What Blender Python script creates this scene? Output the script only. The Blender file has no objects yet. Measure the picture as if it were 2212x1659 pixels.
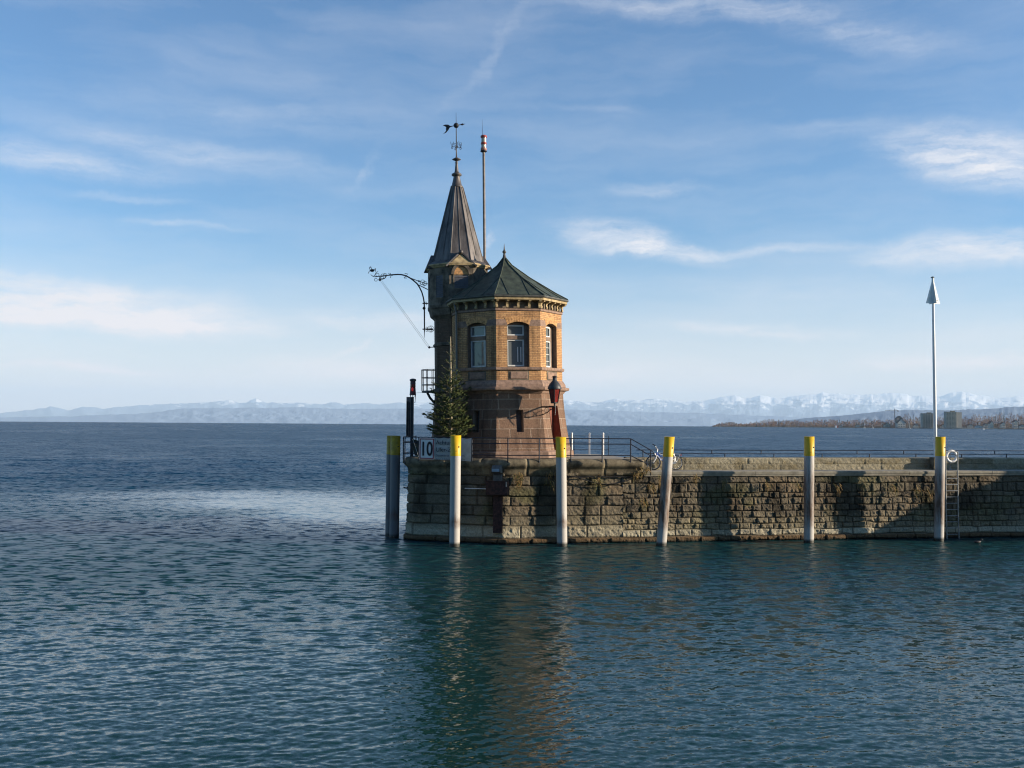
import bpy, math, random
import numpy as np
from mathutils import Vector, Matrix
from math import sin, cos, pi, radians, sqrt, atan2

rng = random.Random(7)
S = bpy.context.scene
COL = S.collection

# ------------------------------------------------------------------ camera
F = 2212.0                      # focal length in units of a 2212-wide view
EYE = Vector((0, 0, 5.4))
TP = (915.3 - 829.5) / F        # pitch up
RHO = 0.0071                    # roll
p_ = math.atan(TP)
fw = Vector((0, cos(p_), sin(p_))); u0 = Vector((0, -sin(p_), cos(p_))); r0 = Vector((1, 0, 0))
UP = u0 * cos(RHO) - r0 * sin(RHO); RT = r0 * cos(RHO) + u0 * sin(RHO)
cam = bpy.data.cameras.new("camera"); cam.sensor_width = 36; cam.lens = 36
cam.clip_start = 0.1; cam.clip_end = 250000
co = bpy.data.objects.new("camera", cam); COL.objects.link(co)
co.matrix_world = Matrix(((RT.x, UP.x, -fw.x, 0), (RT.y, UP.y, -fw.y, 0), (RT.z, UP.z, -fw.z, EYE.z), (0, 0, 0, 1)))
S.camera = co

def ray(x, y): return fw * F + RT * (x - 1106) + UP * (829.5 - y)
def at(x, y, Y):
    d = ray(x, y); return EYE + d * (Y / d.y)
def atz(x, y, z):
    d = ray(x, y); return EYE + d * ((z - EYE.z) / d.z)

# ------------------------------------------------------------------ light and sky
SUN_AZ, SUN_EL = radians(83), radians(15)     # azimuth from the camera side towards +X
sd = Vector((sin(SUN_AZ) * cos(SUN_EL), -cos(SUN_AZ) * cos(SUN_EL), sin(SUN_EL)))
sl = bpy.data.lights.new("sun", 'SUN'); sl.energy = 5.0; sl.angle = radians(0.5); sl.color = (1.0, 0.85, 0.66)
so = bpy.data.objects.new("sun", sl); COL.objects.link(so); so.rotation_euler = sd.to_track_quat('Z', 'Y').to_euler()

S.view_settings.view_transform = 'Standard'; S.view_settings.look = 'None'
S.view_settings.exposure = 0.72; S.view_settings.gamma = 1
W = bpy.data.worlds.new("World"); S.world = W; W.use_nodes = True
wn = W.node_tree.nodes; wl = W.node_tree.links; wn.clear()
def N(tree, typ, **kw):
    n = tree.nodes.new(typ)
    for k, v in kw.items():
        if k == 'inp':
            for i, x in v.items(): n.inputs[i].default_value = x
        else: setattr(n, k, v)
    return n
def wN(typ, **kw): return N(W.node_tree, typ, **kw)
sky = wN('ShaderNodeTexSky', sky_type='NISHITA', sun_disc=False)
sky.sun_elevation = SUN_EL; sky.sun_rotation = radians(180 - 83)
sky.altitude = 400; sky.air_density = 1.0; sky.dust_density = 0.35; sky.ozone_density = 2.2
bg = wN('ShaderNodeBackground'); bg.inputs[1].default_value = 0.088
wo = wN('ShaderNodeOutputWorld'); wl.new(bg.outputs[0], wo.inputs[0])
tc = wN('ShaderNodeTexCoord'); sep = wN('ShaderNodeSeparateXYZ'); wl.new(tc.outputs['Generated'], sep.inputs[0])
az = wN('ShaderNodeMath', operation='ARCTAN2'); wl.new(sep.outputs[0], az.inputs[0]); wl.new(sep.outputs[1], az.inputs[1])
el = wN('ShaderNodeMath', operation='ARCSINE'); wl.new(sep.outputs[2], el.inputs[0])
cmb = wN('ShaderNodeCombineXYZ'); wl.new(az.outputs[0], cmb.inputs[0]); wl.new(el.outputs[0], cmb.inputs[1])
warp = wN('ShaderNodeTexNoise', inp={'Scale': 9.0, 'Detail': 7.0, 'Roughness': 0.66}); wl.new(cmb.outputs[0], warp.inputs['Vector'])
wsub = wN('ShaderNodeVectorMath', operation='SUBTRACT'); wl.new(warp.outputs['Color'], wsub.inputs[0]); wsub.inputs[1].default_value = (0.5, 0.5, 0.5)
wmul = wN('ShaderNodeVectorMath', operation='MULTIPLY'); wl.new(wsub.outputs[0], wmul.inputs[0]); wmul.inputs[1].default_value = (0.10, 0.035, 0)
wadd = wN('ShaderNodeVectorMath', operation='ADD'); wl.new(cmb.outputs[0], wadd.inputs[0]); wl.new(wmul.outputs[0], wadd.inputs[1])
def azel(x, y):
    d = ray(x, y).normalized(); return atan2(d.x, d.y), math.asin(d.z)
# cirrus and contrails: direction in the sky, half length, half width, tilt, density
CL = [(60, 335, 420, 42, 2, .55), (420, 325, 420, 36, 4, .38), (40, 635, 560, 66, 4, .95), (260, 690, 420, 40, 2, .5),
      (790, 690, 260, 34, 2, .42), (1320, 512, 185, 52, 8, .9), (1440, 545, 190, 30, 6, .75), (1690, 540, 240, 16, -2, .45),
      (2110, 538, 330, 52, -2, .95), (2110, 325, 250, 62, 6, .95), (2150, 378, 200, 46, 8, .70), (1430, 405, 170, 20, 0, .42),
      (1520, 18, 460, 34, 4, .55), (1860, 70, 300, 46, 12, .45), (1062, 105, 190, 20, -50, .22), (795, 360, 90, 14, -50, .20),
      (430, 490, 190, 9, 4, .34), (270, 425, 190, 12, 2, .28), (2060, 780, 240, 22, 0, .45), (1600, 712, 300, 22, 3, .34),
      (770, 752, 75, 8, -28, .34), (620, 255, 560, 60, 2, .22), (1800, 285, 330, 26, 3, .22), (1290, 232, 130, 10, 3, .22),
      (1052, 515, 40, 14, -50, .55), (160, 795, 200, 14, 0, .35), (1700, 620, 500, 40, 2, .16), (950, 800, 700, 40, 0, .25)]
acc = None
for (cx, cy, w, h, a, s) in CL:
    ca, ce = azel(cx, cy)
    m = wN('ShaderNodeMapping', vector_type='TEXTURE')
    m.inputs['Location'].default_value = (ca, ce, 0); m.inputs['Rotation'].default_value = (0, 0, radians(-a))
    m.inputs['Scale'].default_value = (w / F, h / F, 1)
    wl.new(wadd.outputs[0], m.inputs[0])
    L = wN('ShaderNodeVectorMath', operation='LENGTH'); wl.new(m.outputs[0], L.inputs[0])
    mr = wN('ShaderNodeMapRange', interpolation_type='SMOOTHERSTEP'); wl.new(L.outputs['Value'], mr.inputs[0])
    mr.inputs[1].default_value = 1.15; mr.inputs[2].default_value = 0.0; mr.inputs[3].default_value = 0; mr.inputs[4].default_value = s * (.62 if cy < 300 else .80)
    if acc is None: acc = mr
    else:
        ad = wN('ShaderNodeMath', operation='ADD'); wl.new(acc.outputs[0], ad.inputs[0]); wl.new(mr.outputs[0], ad.inputs[1]); acc = ad
st = wN('ShaderNodeMapping'); st.inputs['Scale'].default_value = (5, 26, 1); st.inputs['Rotation'].default_value = (0, 0, radians(-4)); wl.new(wadd.outputs[0], st.inputs[0])
fn = wN('ShaderNodeTexNoise', inp={'Scale': 2.6, 'Detail': 11.0, 'Roughness': 0.72}); wl.new(st.outputs[0], fn.inputs['Vector'])
fr = wN('ShaderNodeMapRange', inp={1: 0.34, 2: 0.62, 3: 0.18, 4: 1.12}); wl.new(fn.outputs['Fac'], fr.inputs[0])
# thin veil everywhere, thicker to the horizon
vn = wN('ShaderNodeTexNoise', inp={'Scale': 0.8, 'Detail': 6.0, 'Roughness': 0.6}); wl.new(st.outputs[0], vn.inputs['Vector'])
vr0 = wN('ShaderNodeMapRange', inp={1: 0.42, 2: 0.75, 3: 0.0, 4: 0.20}); wl.new(vn.outputs['Fac'], vr0.inputs[0])
ve = wN('ShaderNodeMapRange', interpolation_type='SMOOTHSTEP', inp={1: 0.35, 2: 0.75, 3: 1.0, 4: 0.0}); wl.new(el.outputs[0], ve.inputs[0])
vr = wN('ShaderNodeMath', operation='MULTIPLY'); wl.new(vr0.outputs[0], vr.inputs[0]); wl.new(ve.outputs[0], vr.inputs[1])
mu = wN('ShaderNodeMath', operation='MULTIPLY'); wl.new(acc.outputs[0], mu.inputs[0]); wl.new(fr.outputs[0], mu.inputs[1])
hz = wN('ShaderNodeMapRange', interpolation_type='SMOOTHSTEP', inp={1: 0.20, 2: -0.01, 3: 0.0, 4: 0.80}); wl.new(el.outputs[0], hz.inputs[0])
az_abs = wN('ShaderNodeMath', operation='ABSOLUTE'); wl.new(az.outputs[0], az_abs.inputs[0])
hf = wN('ShaderNodeMapRange', interpolation_type='SMOOTHSTEP', inp={1: 1.7, 2: 0.8, 3: 0.0, 4: 1.0}); wl.new(az_abs.outputs[0], hf.inputs[0])
hz2 = wN('ShaderNodeMath', operation='MULTIPLY'); wl.new(hz.outputs[0], hz2.inputs[0]); wl.new(hf.outputs[0], hz2.inputs[1]); hz = hz2
vr2 = wN('ShaderNodeMath', operation='MULTIPLY'); wl.new(vr.outputs[0], vr2.inputs[0]); wl.new(hf.outputs[0], vr2.inputs[1]); vr = vr2
a1 = wN('ShaderNodeMath', operation='ADD'); wl.new(mu.outputs[0], a1.inputs[0]); wl.new(vr.outputs[0], a1.inputs[1])
a2 = wN('ShaderNodeMath', operation='ADD', use_clamp=True); wl.new(a1.outputs[0], a2.inputs[0]); wl.new(hz.outputs[0], a2.inputs[1])
tint = wN('ShaderNodeMix', data_type='RGBA', blend_type='MULTIPLY'); tint.inputs[0].default_value = 1
wl.new(sky.outputs[0], tint.inputs[6]); tint.inputs[7].default_value = (0.70, 1.0, 1.24, 1)
cmix = wN('ShaderNodeMix', data_type='RGBA'); wl.new(a2.outputs[0], cmix.inputs[0]); wl.new(tint.outputs[2], cmix.inputs[6])
cel = wN('ShaderNodeMapRange', interpolation_type='SMOOTHSTEP', inp={1: 0.16, 2: 0.02}); wl.new(el.outputs[0], cel.inputs[0])
ccol = wN('ShaderNodeMix', data_type='RGBA'); wl.new(cel.outputs[0], ccol.inputs[0]); ccol.inputs[6].default_value = (6.2, 6.2, 6.5, 1); ccol.inputs[7].default_value = (8.3, 7.3, 6.9, 1)
wl.new(ccol.outputs[2], cmix.inputs[7])
wl.new(cmix.outputs[2], bg.inputs[0])

S.cycles.use_denoising = True; S.cycles.filter_width = 1.15
S.cycles.max_bounces = 6; S.cycles.diffuse_bounces = 2; S.cycles.glossy_bounces = 3; S.cycles.transmission_bounces = 4
S.cycles.volume_bounces = 2; S.cycles.transparent_max_bounces = 8; S.cycles.caustics_reflective = False; S.cycles.caustics_refractive = False

# ------------------------------------------------------------------ materials
def newmat(name):
    m = bpy.data.materials.new(name); m.use_nodes = True
    t = m.node_tree; b = t.nodes['Principled BSDF']; return m, t, b
def pm(name, col, rough=.7, var=.25, scale=6.0, bump=0.0, metal=0.0, stretch=(1, 1, 1), spec=.4, col2=None, lo=.35, hi=.65):
    m, t, b = newmat(name); l = t.links
    tcn = t.nodes.new('ShaderNodeTexCoord'); mp = t.nodes.new('ShaderNodeMapping'); mp.inputs['Scale'].default_value = stretch
    l.new(tcn.outputs['Object'], mp.inputs[0])
    n = N(t, 'ShaderNodeTexNoise', inp={'Scale': scale, 'Detail': 6.0, 'Roughness': .65}); l.new(mp.outputs[0], n.inputs['Vector'])
    r = N(t, 'ShaderNodeMapRange', inp={1: lo, 2: hi}); l.new(n.outputs['Fac'], r.inputs[0])
    mx = N(t, 'ShaderNodeMix', data_type='RGBA'); l.new(r.outputs[0], mx.inputs[0])
    c2 = col2 or tuple(c * (1 - var * 1.4) for c in col); c1 = col if col2 else tuple(min(1, c * (1 + var * .6)) for c in col)
    mx.inputs[6].default_value = (*c2, 1); mx.inputs[7].default_value = (*c1, 1)
    l.new(mx.outputs[2], b.inputs['Base Color'])
    b.inputs['Roughness'].default_value = rough; b.inputs['Metallic'].default_value = metal; b.inputs['Specular IOR Level'].default_value = spec
    if bump:
        bp = N(t, 'ShaderNodeBump', inp={'Strength': 1.0, 'Distance': bump}); l.new(n.outputs['Fac'], bp.inputs['Height']); l.new(bp.outputs[0], b.inputs['Normal'])
    return m
def brickmat(name, c1, c2, mortar, bw, rh, ms, rough=.85, bump=.006, dirt=.35, dcol=(.10, .08, .06)):
    m, t, b = newmat(name); l = t.links
    uv = t.nodes.new('ShaderNodeUVMap')
    br = N(t, 'ShaderNodeTexBrick', inp={'Scale': 1.0, 'Mortar Size': ms, 'Mortar Smooth': .2, 'Bias': 0.0, 'Brick Width': bw, 'Row Height': rh})
    br.inputs['Color1'].default_value = (*c1, 1); br.inputs['Color2'].default_value = (*c2, 1); br.inputs['Mortar'].default_value = (*mortar, 1)
    l.new(uv.outputs[0], br.inputs['Vector'])
    tcn = t.nodes.new('ShaderNodeTexCoord')
    n = N(t, 'ShaderNodeTexNoise', inp={'Scale': 1.3, 'Detail': 8.0, 'Roughness': .7}); l.new(tcn.outputs['Object'], n.inputs['Vector'])
    n2 = N(t, 'ShaderNodeTexNoise', inp={'Scale': 14.0, 'Detail': 6.0, 'Roughness': .7}); l.new(tcn.outputs['Object'], n2.inputs['Vector'])
    r = N(t, 'ShaderNodeMapRange', inp={1: .42, 2: .72, 3: 0, 4: dirt}); l.new(n.outputs['Fac'], r.inputs[0])
    mx = N(t, 'ShaderNodeMix', data_type='RGBA'); l.new(r.outputs[0], mx.inputs[0]); l.new(br.outputs['Color'], mx.inputs[6]); mx.inputs[7].default_value = (*dcol, 1)
    smp = N(t, 'ShaderNodeMapping'); smp.inputs['Scale'].default_value = (3.2, 3.2, .28); l.new(tcn.outputs['Object'], smp.inputs[0])
    n3 = N(t, 'ShaderNodeTexNoise', inp={'Scale': 1.0, 'Detail': 6.0, 'Roughness': .65}); l.new(smp.outputs[0], n3.inputs['Vector'])
    r3 = N(t, 'ShaderNodeMapRange', inp={1: .50, 2: .70, 3: 1.0, 4: .5}); l.new(n3.outputs['Fac'], r3.inputs[0])
    r20 = N(t, 'ShaderNodeMapRange', inp={1: .3, 2: .7, 3: .68, 4: 1.2}); l.new(n2.outputs['Fac'], r20.inputs[0])
    r2 = N(t, 'ShaderNodeMath', operation='MULTIPLY'); l.new(r20.outputs[0], r2.inputs[0]); l.new(r3.outputs[0], r2.inputs[1])
    m2 = N(t, 'ShaderNodeMix', data_type='RGBA', blend_type='MULTIPLY'); m2.inputs[0].default_value = 1; l.new(mx.outputs[2], m2.inputs[6]); l.new(r2.outputs[0], m2.inputs[7])
    l.new(m2.outputs[2], b.inputs['Base Color']); b.inputs['Roughness'].default_value = rough; b.inputs['Specular IOR Level'].default_value = .25
    sm = N(t, 'ShaderNodeMath', operation='MULTIPLY_ADD'); l.new(br.outputs['Fac'], sm.inputs[0]); sm.inputs[1].default_value = -1.0; l.new(n2.outputs['Fac'], sm.inputs[2])
    bp = N(t, 'ShaderNodeBump', inp={'Strength': 1.0, 'Distance': bump}); l.new(sm.outputs[0], bp.inputs['Height']); l.new(bp.outputs[0], b.inputs['Normal'])
    return m
def attrmat(name, attr='tone', rough=.9, scale=9.0, bump=.02, amt=.35):
    m, t, b = newmat(name); l = t.links
    a = N(t, 'ShaderNodeAttribute', attribute_name=attr)
    tcn = t.nodes.new('ShaderNodeTexCoord')
    n = N(t, 'ShaderNodeTexNoise', inp={'Scale': scale, 'Detail': 8.0, 'Roughness': .7}); l.new(tcn.outputs['Object'], n.inputs['Vector'])
    r = N(t, 'ShaderNodeMapRange', inp={1: .3, 2: .7, 3: 1 - amt, 4: 1 + amt}); l.new(n.outputs['Fac'], r.inputs[0])
    mx = N(t, 'ShaderNodeMix', data_type='RGBA', blend_type='MULTIPLY'); mx.inputs[0].default_value = 1
    l.new(a.outputs['Color'], mx.inputs[6]); l.new(r.outputs[0], mx.inputs[7]); l.new(mx.outputs[2], b.inputs['Base Color'])
    b.inputs['Roughness'].default_value = rough; b.inputs['Specular IOR Level'].default_value = .2
    if bump:
        bp = N(t, 'ShaderNodeBump', inp={'Strength': 1.0, 'Distance': bump}); l.new(n.outputs['Fac'], bp.inputs['Height']); l.new(bp.outputs[0], b.inputs['Normal'])
    return m

MT = {}
MT['brick'] = brickmat('yellow_brick', (.60, .34, .155), (.43, .225, .10), (.20, .13, .08), .25, .083, .009, dirt=.18)
MT['archbrick'] = pm('arch_brick', (.54, .29, .12), .85, .35, 9)
MT['sand'] = brickmat('red_sandstone', (.25, .150, .098), (.165, .10, .066), (.36, .26, .19), 1.0, .46, .026, bump=.035, dirt=.35, dcol=(.13, .09, .07))
MT['trim'] = pm('sandstone_trim', (.26, .17, .125), .85, .3, 5, .01)
MT['trimy'] = pm('yellow_sandstone', (.40, .30, .16), .85, .35, 4, .01)
MT['turret'] = brickmat('weathered_brick', (.17, .105, .068), (.12, .075, .048), (.085, .062, .046), .25, .083, .008, dirt=.5)
MT['greystone'] = pm('weathered_sandstone', (.15, .122, .09), .9, .5, 2.2, .01)
MT['slate'] = pm('lead_sheet_roof', (.122, .107, .098), .5, .45, 3, .004, .3, (1, 1, .25))
MT['green'] = pm('green_patina_roof', (.052, .064, .042), .55, .4, 3, .004, .0, (1, 1, .6))
MT['gutter'] = pm('zinc_gutter', (.13, .13, .12), .5, .2, 6, 0, .4)
MT['wpaint'] = pm('white_window_paint', (.60, .60, .58), .5, .1, 8)
MT['brownpaint'] = pm('brown_window_surround', (.20, .13, .09), .6, .2, 8)
MT['louvre'] = pm('louvre_slats', (.085, .085, .095), .6, .2, 8)
MT['iron'] = pm('dark_iron', (.022, .022, .025), .55, .3, 12, 0, .3)
MT['darkgrey'] = pm('dark_painted_steel', (.045, .05, .055), .5, .3, 5, 0, .2)
MT['greysteel'] = pm('grey_galvanised_steel', (.30, .31, .31), .45, .25, 6, 0, .5)
MT['lampgrey'] = pm('dull_lamp_steel', (.10, .11, .11), .6, .3, 6)
MT['mast'] = pm('weathered_mast', (.20, .165, .145), .6, .3, 4, 0, 0)
MT['white'] = pm('white_paint', (.78, .77, .74), .45, .06, 5)
MT['red'] = pm('red_lamp_paint', (.30, .05, .04), .45, .25, 6)
MT['redglass'] = pm('dark_red_glass', (.20, .022, .016), .2, .3, 4)
MT['reddoor'] = pm('red_brown_door', (.24, .075, .045), .6, .3, 5, 0, 0, (8, 8, 1))
MT['rust'] = pm('rusty_red_steel', (.055, .024, .02), .8, .6, 9, .004)
MT['yellow'] = pm('yellow_band_paint', (.66, .41, .012), .45, .25, 7, .003, col2=(.40, .25, .03), lo=.28, hi=.46)
MT['bluerail'] = pm('dark_blue_rail', (.014, .02, .036), .5, .3, 8, 0, .2)
MT['banner'] = pm('white_banner_cloth', (.42, .42, .40), .7, .15, 4)
MT['black'] = pm('black_lettering', (.012, .012, .018), .6, .1, 8)
MT['greyprint'] = pm('faded_lettering', (.14, .14, .16), .7, .1, 8)
MT['redprint'] = pm('red_sign_border', (.30, .02, .03), .5, .15, 8)
MT['tarp'] = pm('dark_green_tarpaulin', (.035, .045, .035), .8, .3, 3)
MT['cementtop'] = pm('weathered_coping_stone', (.17, .14, .09), .9, .5, 2.2, .02, lo=.36, hi=.62)
MT['concrete'] = pm('walkway_concrete', (.27, .245, .19), .9, .25, 2.5, .008)
MT['paving'] = pm('platform_paving', (.28, .25, .20), .9, .25, 2, .005)
MT['bark'] = pm('pale_spruce_trunk', (.34, .29, .20), .9, .35, 12, .004)
MT['needle'] = attrmat('spruce_needles', 'tone', .75, 20, 0, .25)
MT['rubber'] = pm('tyre_rubber', (.02, .02, .022), .8, .2, 9)
MT['chrome'] = pm('brushed_aluminium', (.55, .55, .55), .35, .1, 9, 0, .7)
MT['blueframe'] = pm('blue_bicycle_paint', (.04, .09, .35), .35, .15, 6)
MT['leather'] = pm('black_saddle', (.018, .017, .016), .6, .2, 9)
MT['stone'] = attrmat('harbour_stone', 'tone', .92, 16, .035, .38)

def glassmat(name, col, rough=.06):
    m, t, b = newmat(name); l = t.links
    tcn = t.nodes.new('ShaderNodeTexCoord'); n = N(t, 'ShaderNodeTexNoise', inp={'Scale': 1.2, 'Detail': 3.0}); l.new(tcn.outputs['Object'], n.inputs['Vector'])
    bp = N(t, 'ShaderNodeBump', inp={'Strength': .25, 'Distance': .02}); l.new(n.outputs['Fac'], bp.inputs['Height']); l.new(bp.outputs[0], b.inputs['Normal'])
    b.inputs['Base Color'].default_value = (*col, 1); b.inputs['Roughness'].default_value = rough; b.inputs['IOR'].default_value = 1.55
    return m
MT['glass'] = glassmat('window_glass', (.13, .145, .15))
MT['lampglass'] = glassmat('pale_lamp_glass', (.36, .34, .27), .15)
def clearglass():
    m, t, b = newmat('clear_pane'); b.inputs['Base Color'].default_value = (.9, .93, .95, 1); b.inputs['Transmission Weight'].default_value = 1
    b.inputs['Roughness'].default_value = 0.0; b.inputs['IOR'].default_value = 1.05; return m

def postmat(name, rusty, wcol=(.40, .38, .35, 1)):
    m, t, b = newmat(name); l = t.links
    tcn = t.nodes.new('ShaderNodeTexCoord'); sp = t.nodes.new('ShaderNodeSeparateXYZ'); l.new(tcn.outputs['Object'], sp.inputs[0])
    mp = t.nodes.new('ShaderNodeMapping'); mp.inputs['Scale'].default_value = (7, 7, 1.1); l.new(tcn.outputs['Object'], mp.inputs[0])
    n = N(t, 'ShaderNodeTexNoise', inp={'Scale': 1.0, 'Detail': 7.0, 'Roughness': .7}); l.new(mp.outputs[0], n.inputs['Vector'])
    n2 = N(t, 'ShaderNodeTexNoise', inp={'Scale': 9.0, 'Detail': 6.0, 'Roughness': .7}); l.new(tcn.outputs['Object'], n2.inputs['Vector'])
    # rust amount depends on height
    cr = t.nodes.new('ShaderNodeValToRGB'); mr = N(t, 'ShaderNodeMapRange', inp={1: 0, 2: 4.4}); l.new(sp.outputs[2], mr.inputs[0]); l.new(mr.outputs[0], cr.inputs[0])
    e = cr.color_ramp.elements
    prof = [(0, 0), (.10, 0), (.19, .35), (.32, .50), (.62, .46), (.80, .26), (1, .02)] if rusty else [(0, 0), (.14, 0), (.20, .34), (.25, .42), (.34, .12), (.6, .10), (1, 0)]
    e[0].position = prof[0][0]; e[0].color = (prof[0][1],) * 3 + (1,); e[1].position = prof[-1][0]; e[1].color = (prof[-1][1],) * 3 + (1,)
    for q, v in prof[1:-1]:
        x = e.new(q); x.color = (v, v, v, 1)
    add = N(t, 'ShaderNodeMath', operation='ADD'); l.new(cr.outputs[0], add.inputs[0]); l.new(n.outputs['Fac'], add.inputs[1])
    rm = N(t, 'ShaderNodeMapRange', inp={1: .72, 2: 1.06}); l.new(add.outputs[0], rm.inputs[0])
    rc = N(t, 'ShaderNodeMix', data_type='RGBA'); l.new(n2.outputs['Fac'], rc.inputs[0]); rc.inputs[6].default_value = (.045, .026, .02, 1); rc.inputs[7].default_value = (.19, .105, .06, 1)
    mx = N(t, 'ShaderNodeMix', data_type='RGBA'); l.new(rm.outputs[0], mx.inputs[0]); mx.inputs[6].default_value = wcol; l.new(rc.outputs[2], mx.inputs[7])
    # slime at the waterline
    wm = N(t, 'ShaderNodeMapRange', inp={1: .22, 2: .10}); l.new(sp.outputs[2], wm.inputs[0])
    m3 = N(t, 'ShaderNodeMix', data_type='RGBA'); l.new(wm.outputs[0], m3.inputs[0]); l.new(mx.outputs[2], m3.inputs[6]); m3.inputs[7].default_value = (.03, .03, .022, 1)
    l.new(m3.outputs[2], b.inputs['Base Color']); b.inputs['Roughness'].default_value = .6
    bp = N(t, 'ShaderNodeBump', inp={'Strength': .6, 'Distance': .01}); l.new(n2.outputs['Fac'], bp.inputs['Height']); l.new(bp.outputs[0], b.inputs['Normal'])
    return m
MT['postwhite'] = postmat('white_painted_pipe', False); MT['postrust'] = postmat('rusting_pipe', True); MT['postshaded'] = postmat('shaded_white_pipe', False, (.15, .148, .15, 1)); MT['shadedyellow'] = pm('shaded_yellow_paint', (.40, .26, .012), .5, .3, 4)  # last pipe and yellow: darker copies, shade of the far-left twins put into the paint

# ------------------------------------------------------------------ mesh helpers
class MB:
    def __init__(s): s.v = []; s.f = []; s.uv = []; s.sm = []
    def add(s, vs, fs, smooth=False, uvs=None):
        o = len(s.v); s.v += [tuple(v) for v in vs]
        for i, f in enumerate(fs):
            s.f.append(tuple(o + k for k in f)); s.sm.append(smooth); s.uv.append(uvs[i] if uvs else None)
        return s
    def box(s, c, d, rz=0, rx=0, ry=0, taper=1.0):
        hx, hy, hz = d[0] / 2, d[1] / 2, d[2] / 2
        M = Matrix.Translation(Vector(c)) @ Matrix.Rotation(rz, 4, 'Z') @ Matrix.Rotation(ry, 4, 'Y') @ Matrix.Rotation(rx, 4, 'X')
        vs = [M @ Vector((x * hx * (taper if z > 0 else 1), y * hy * (taper if z > 0 else 1), z * hz)) for z in (-1, 1) for (x, y) in ((-1, -1), (1, -1), (1, 1), (-1, 1))]
        return s.add(vs, [(3, 2, 1, 0), (4, 5, 6, 7), (0, 1, 5, 4), (1, 2, 6, 5), (2, 3, 7, 6), (3, 0, 4, 7)])
    def tube(s, pts, r, n=6, cap=True, smooth=True):
        pts = [Vector(p) for p in pts]; m = len(pts); rr = r if isinstance(r, (list, tuple)) else [r] * m
        rings = []; ref = None
        for i, p in enumerate(pts):
            d = (pts[min(i + 1, m - 1)] - pts[max(i - 1, 0)])
            d = d.normalized() if d.length > 1e-9 else Vector((0, 0, 1))
            if ref is None: ref = Vector((0, 0, 1)) if abs(d.z) < .9 else Vector((1, 0, 0))
            a = (ref - d * ref.dot(d)); a = a.normalized() if a.length > 1e-6 else d.orthogonal().normalized()
            ref = a; b = d.cross(a)
            rings.append([p + (a * cos(2 * pi * k / n) + b * sin(2 * pi * k / n)) * rr[i] for k in range(n)])
        vs = [v for R in rings for v in R]
        fs = [(i * n + k, i * n + (k + 1) % n, (i + 1) * n + (k + 1) % n, (i + 1) * n + k) for i in range(m - 1) for k in range(n)]
        s.add(vs, fs, smooth)
        if cap: s.add(rings[0], [tuple(range(n))[::-1]]); s.add(rings[-1], [tuple(range(n))])
        return s
    def lathe(s, prof, n=16, c=(0, 0, 0), smooth=True, a0=0.0, cap=True, sx=1.0):
        c = Vector(c); vs = []
        for r, z in prof:
            for k in range(n):
                a = a0 + 2 * pi * k / n
                vs.append(c + Vector((r * cos(a) * sx, r * sin(a), z)))
        m = len(prof)
        fs = [(i * n + k, i * n + (k + 1) % n, (i + 1) * n + (k + 1) % n, (i + 1) * n + k) for i in range(m - 1) for k in range(n)]
        s.add(vs, fs, smooth)
        if cap: s.add(vs[:n], [tuple(range(n))[::-1]]); s.add(vs[-n:], [tuple(range(n))])
        return s
    def torus(s, c, R, r, nx=Vector((0, 1, 0)), n=24, m=8, a0=0, a1=2 * pi, flat=1.0):
        nx = Vector(nx).normalized(); a = nx.orthogonal().normalized(); b = nx.cross(a); c = Vector(c)
        full = abs(a1 - a0 - 2 * pi) < 1e-6; K = n if full else n + 1
        vs = []
        for i in range(K):
            t = a0 + (a1 - a0) * i / n; d = a * cos(t) + b * sin(t)
            for j in range(m):
                q = 2 * pi * j / m; vs.append(c + d * (R + r * cos(q)) + nx * (r * flat * sin(q)))
        fs = [(i * m + j, ((i + 1) % K) * m + j, ((i + 1) % K) * m + (j + 1) % m, i * m + (j + 1) % m) for i in range(n) for j in range(m)]
        return s.add(vs, fs, True)
    def prism(s, poly, d0, d1):
        """poly: list of 3D points, extruded between offsets d0 and d1 (vectors)."""
        P = [Vector(q) for q in poly]; n = len(P); d0 = Vector(d0); d1 = Vector(d1)
        return s.add([q + d0 for q in P] + [q + d1 for q in P], [tuple(range(n))[::-1], tuple(range(n, 2 * n))] + [(i, (i + 1) % n, n + (i + 1) % n, n + i) for i in range(n)])
    def sphere(s, c, r, n=12, m=8, sc=(1, 1, 1)):
        vs = []; c = Vector(c)
        for i in range(m + 1):
            ph = pi * i / m
            for k in range(n):
                a = 2 * pi * k / n; vs.append(c + Vector((sin(ph) * cos(a) * r * sc[0], sin(ph) * sin(a) * r * sc[1], cos(ph) * r * sc[2])))
        return s.add(vs, [(i * n + k, (i + 1) * n + k, (i + 1) * n + (k + 1) % n, i * n + (k + 1) % n) for i in range(m) for k in range(n)], True)
    def build(s, name, mat, parent=None, loc=None, bevel=0):
        me = bpy.data.meshes.new(name); me.from_pydata(s.v, [], s.f)
        me.polygons.foreach_set('use_smooth', s.sm)
        if any(u is not None for u in s.uv):
            ul = me.uv_layers.new(name='UVMap'); k = 0
            for u, f in zip(s.uv, s.f):
                for j in range(len(f)):
                    ul.data[k].uv = u[j] if u else (0, 0); k += 1
        me.materials.append(MT[mat] if isinstance(mat, str) else mat); me.update()
        o = bpy.data.objects.new(name, me); COL.objects.link(o)
        if parent: o.parent = parent
        if loc is not None: o.location = loc
        if bevel:
            b = o.modifiers.new('bevel', 'BEVEL'); b.width = bevel; b.segments = 2; b.limit_method = 'ANGLE'
        return o
def tag(o, label, cat, group=None):
    o['label'] = label; o['category'] = cat
    if group: o['group'] = group
    return o
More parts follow.
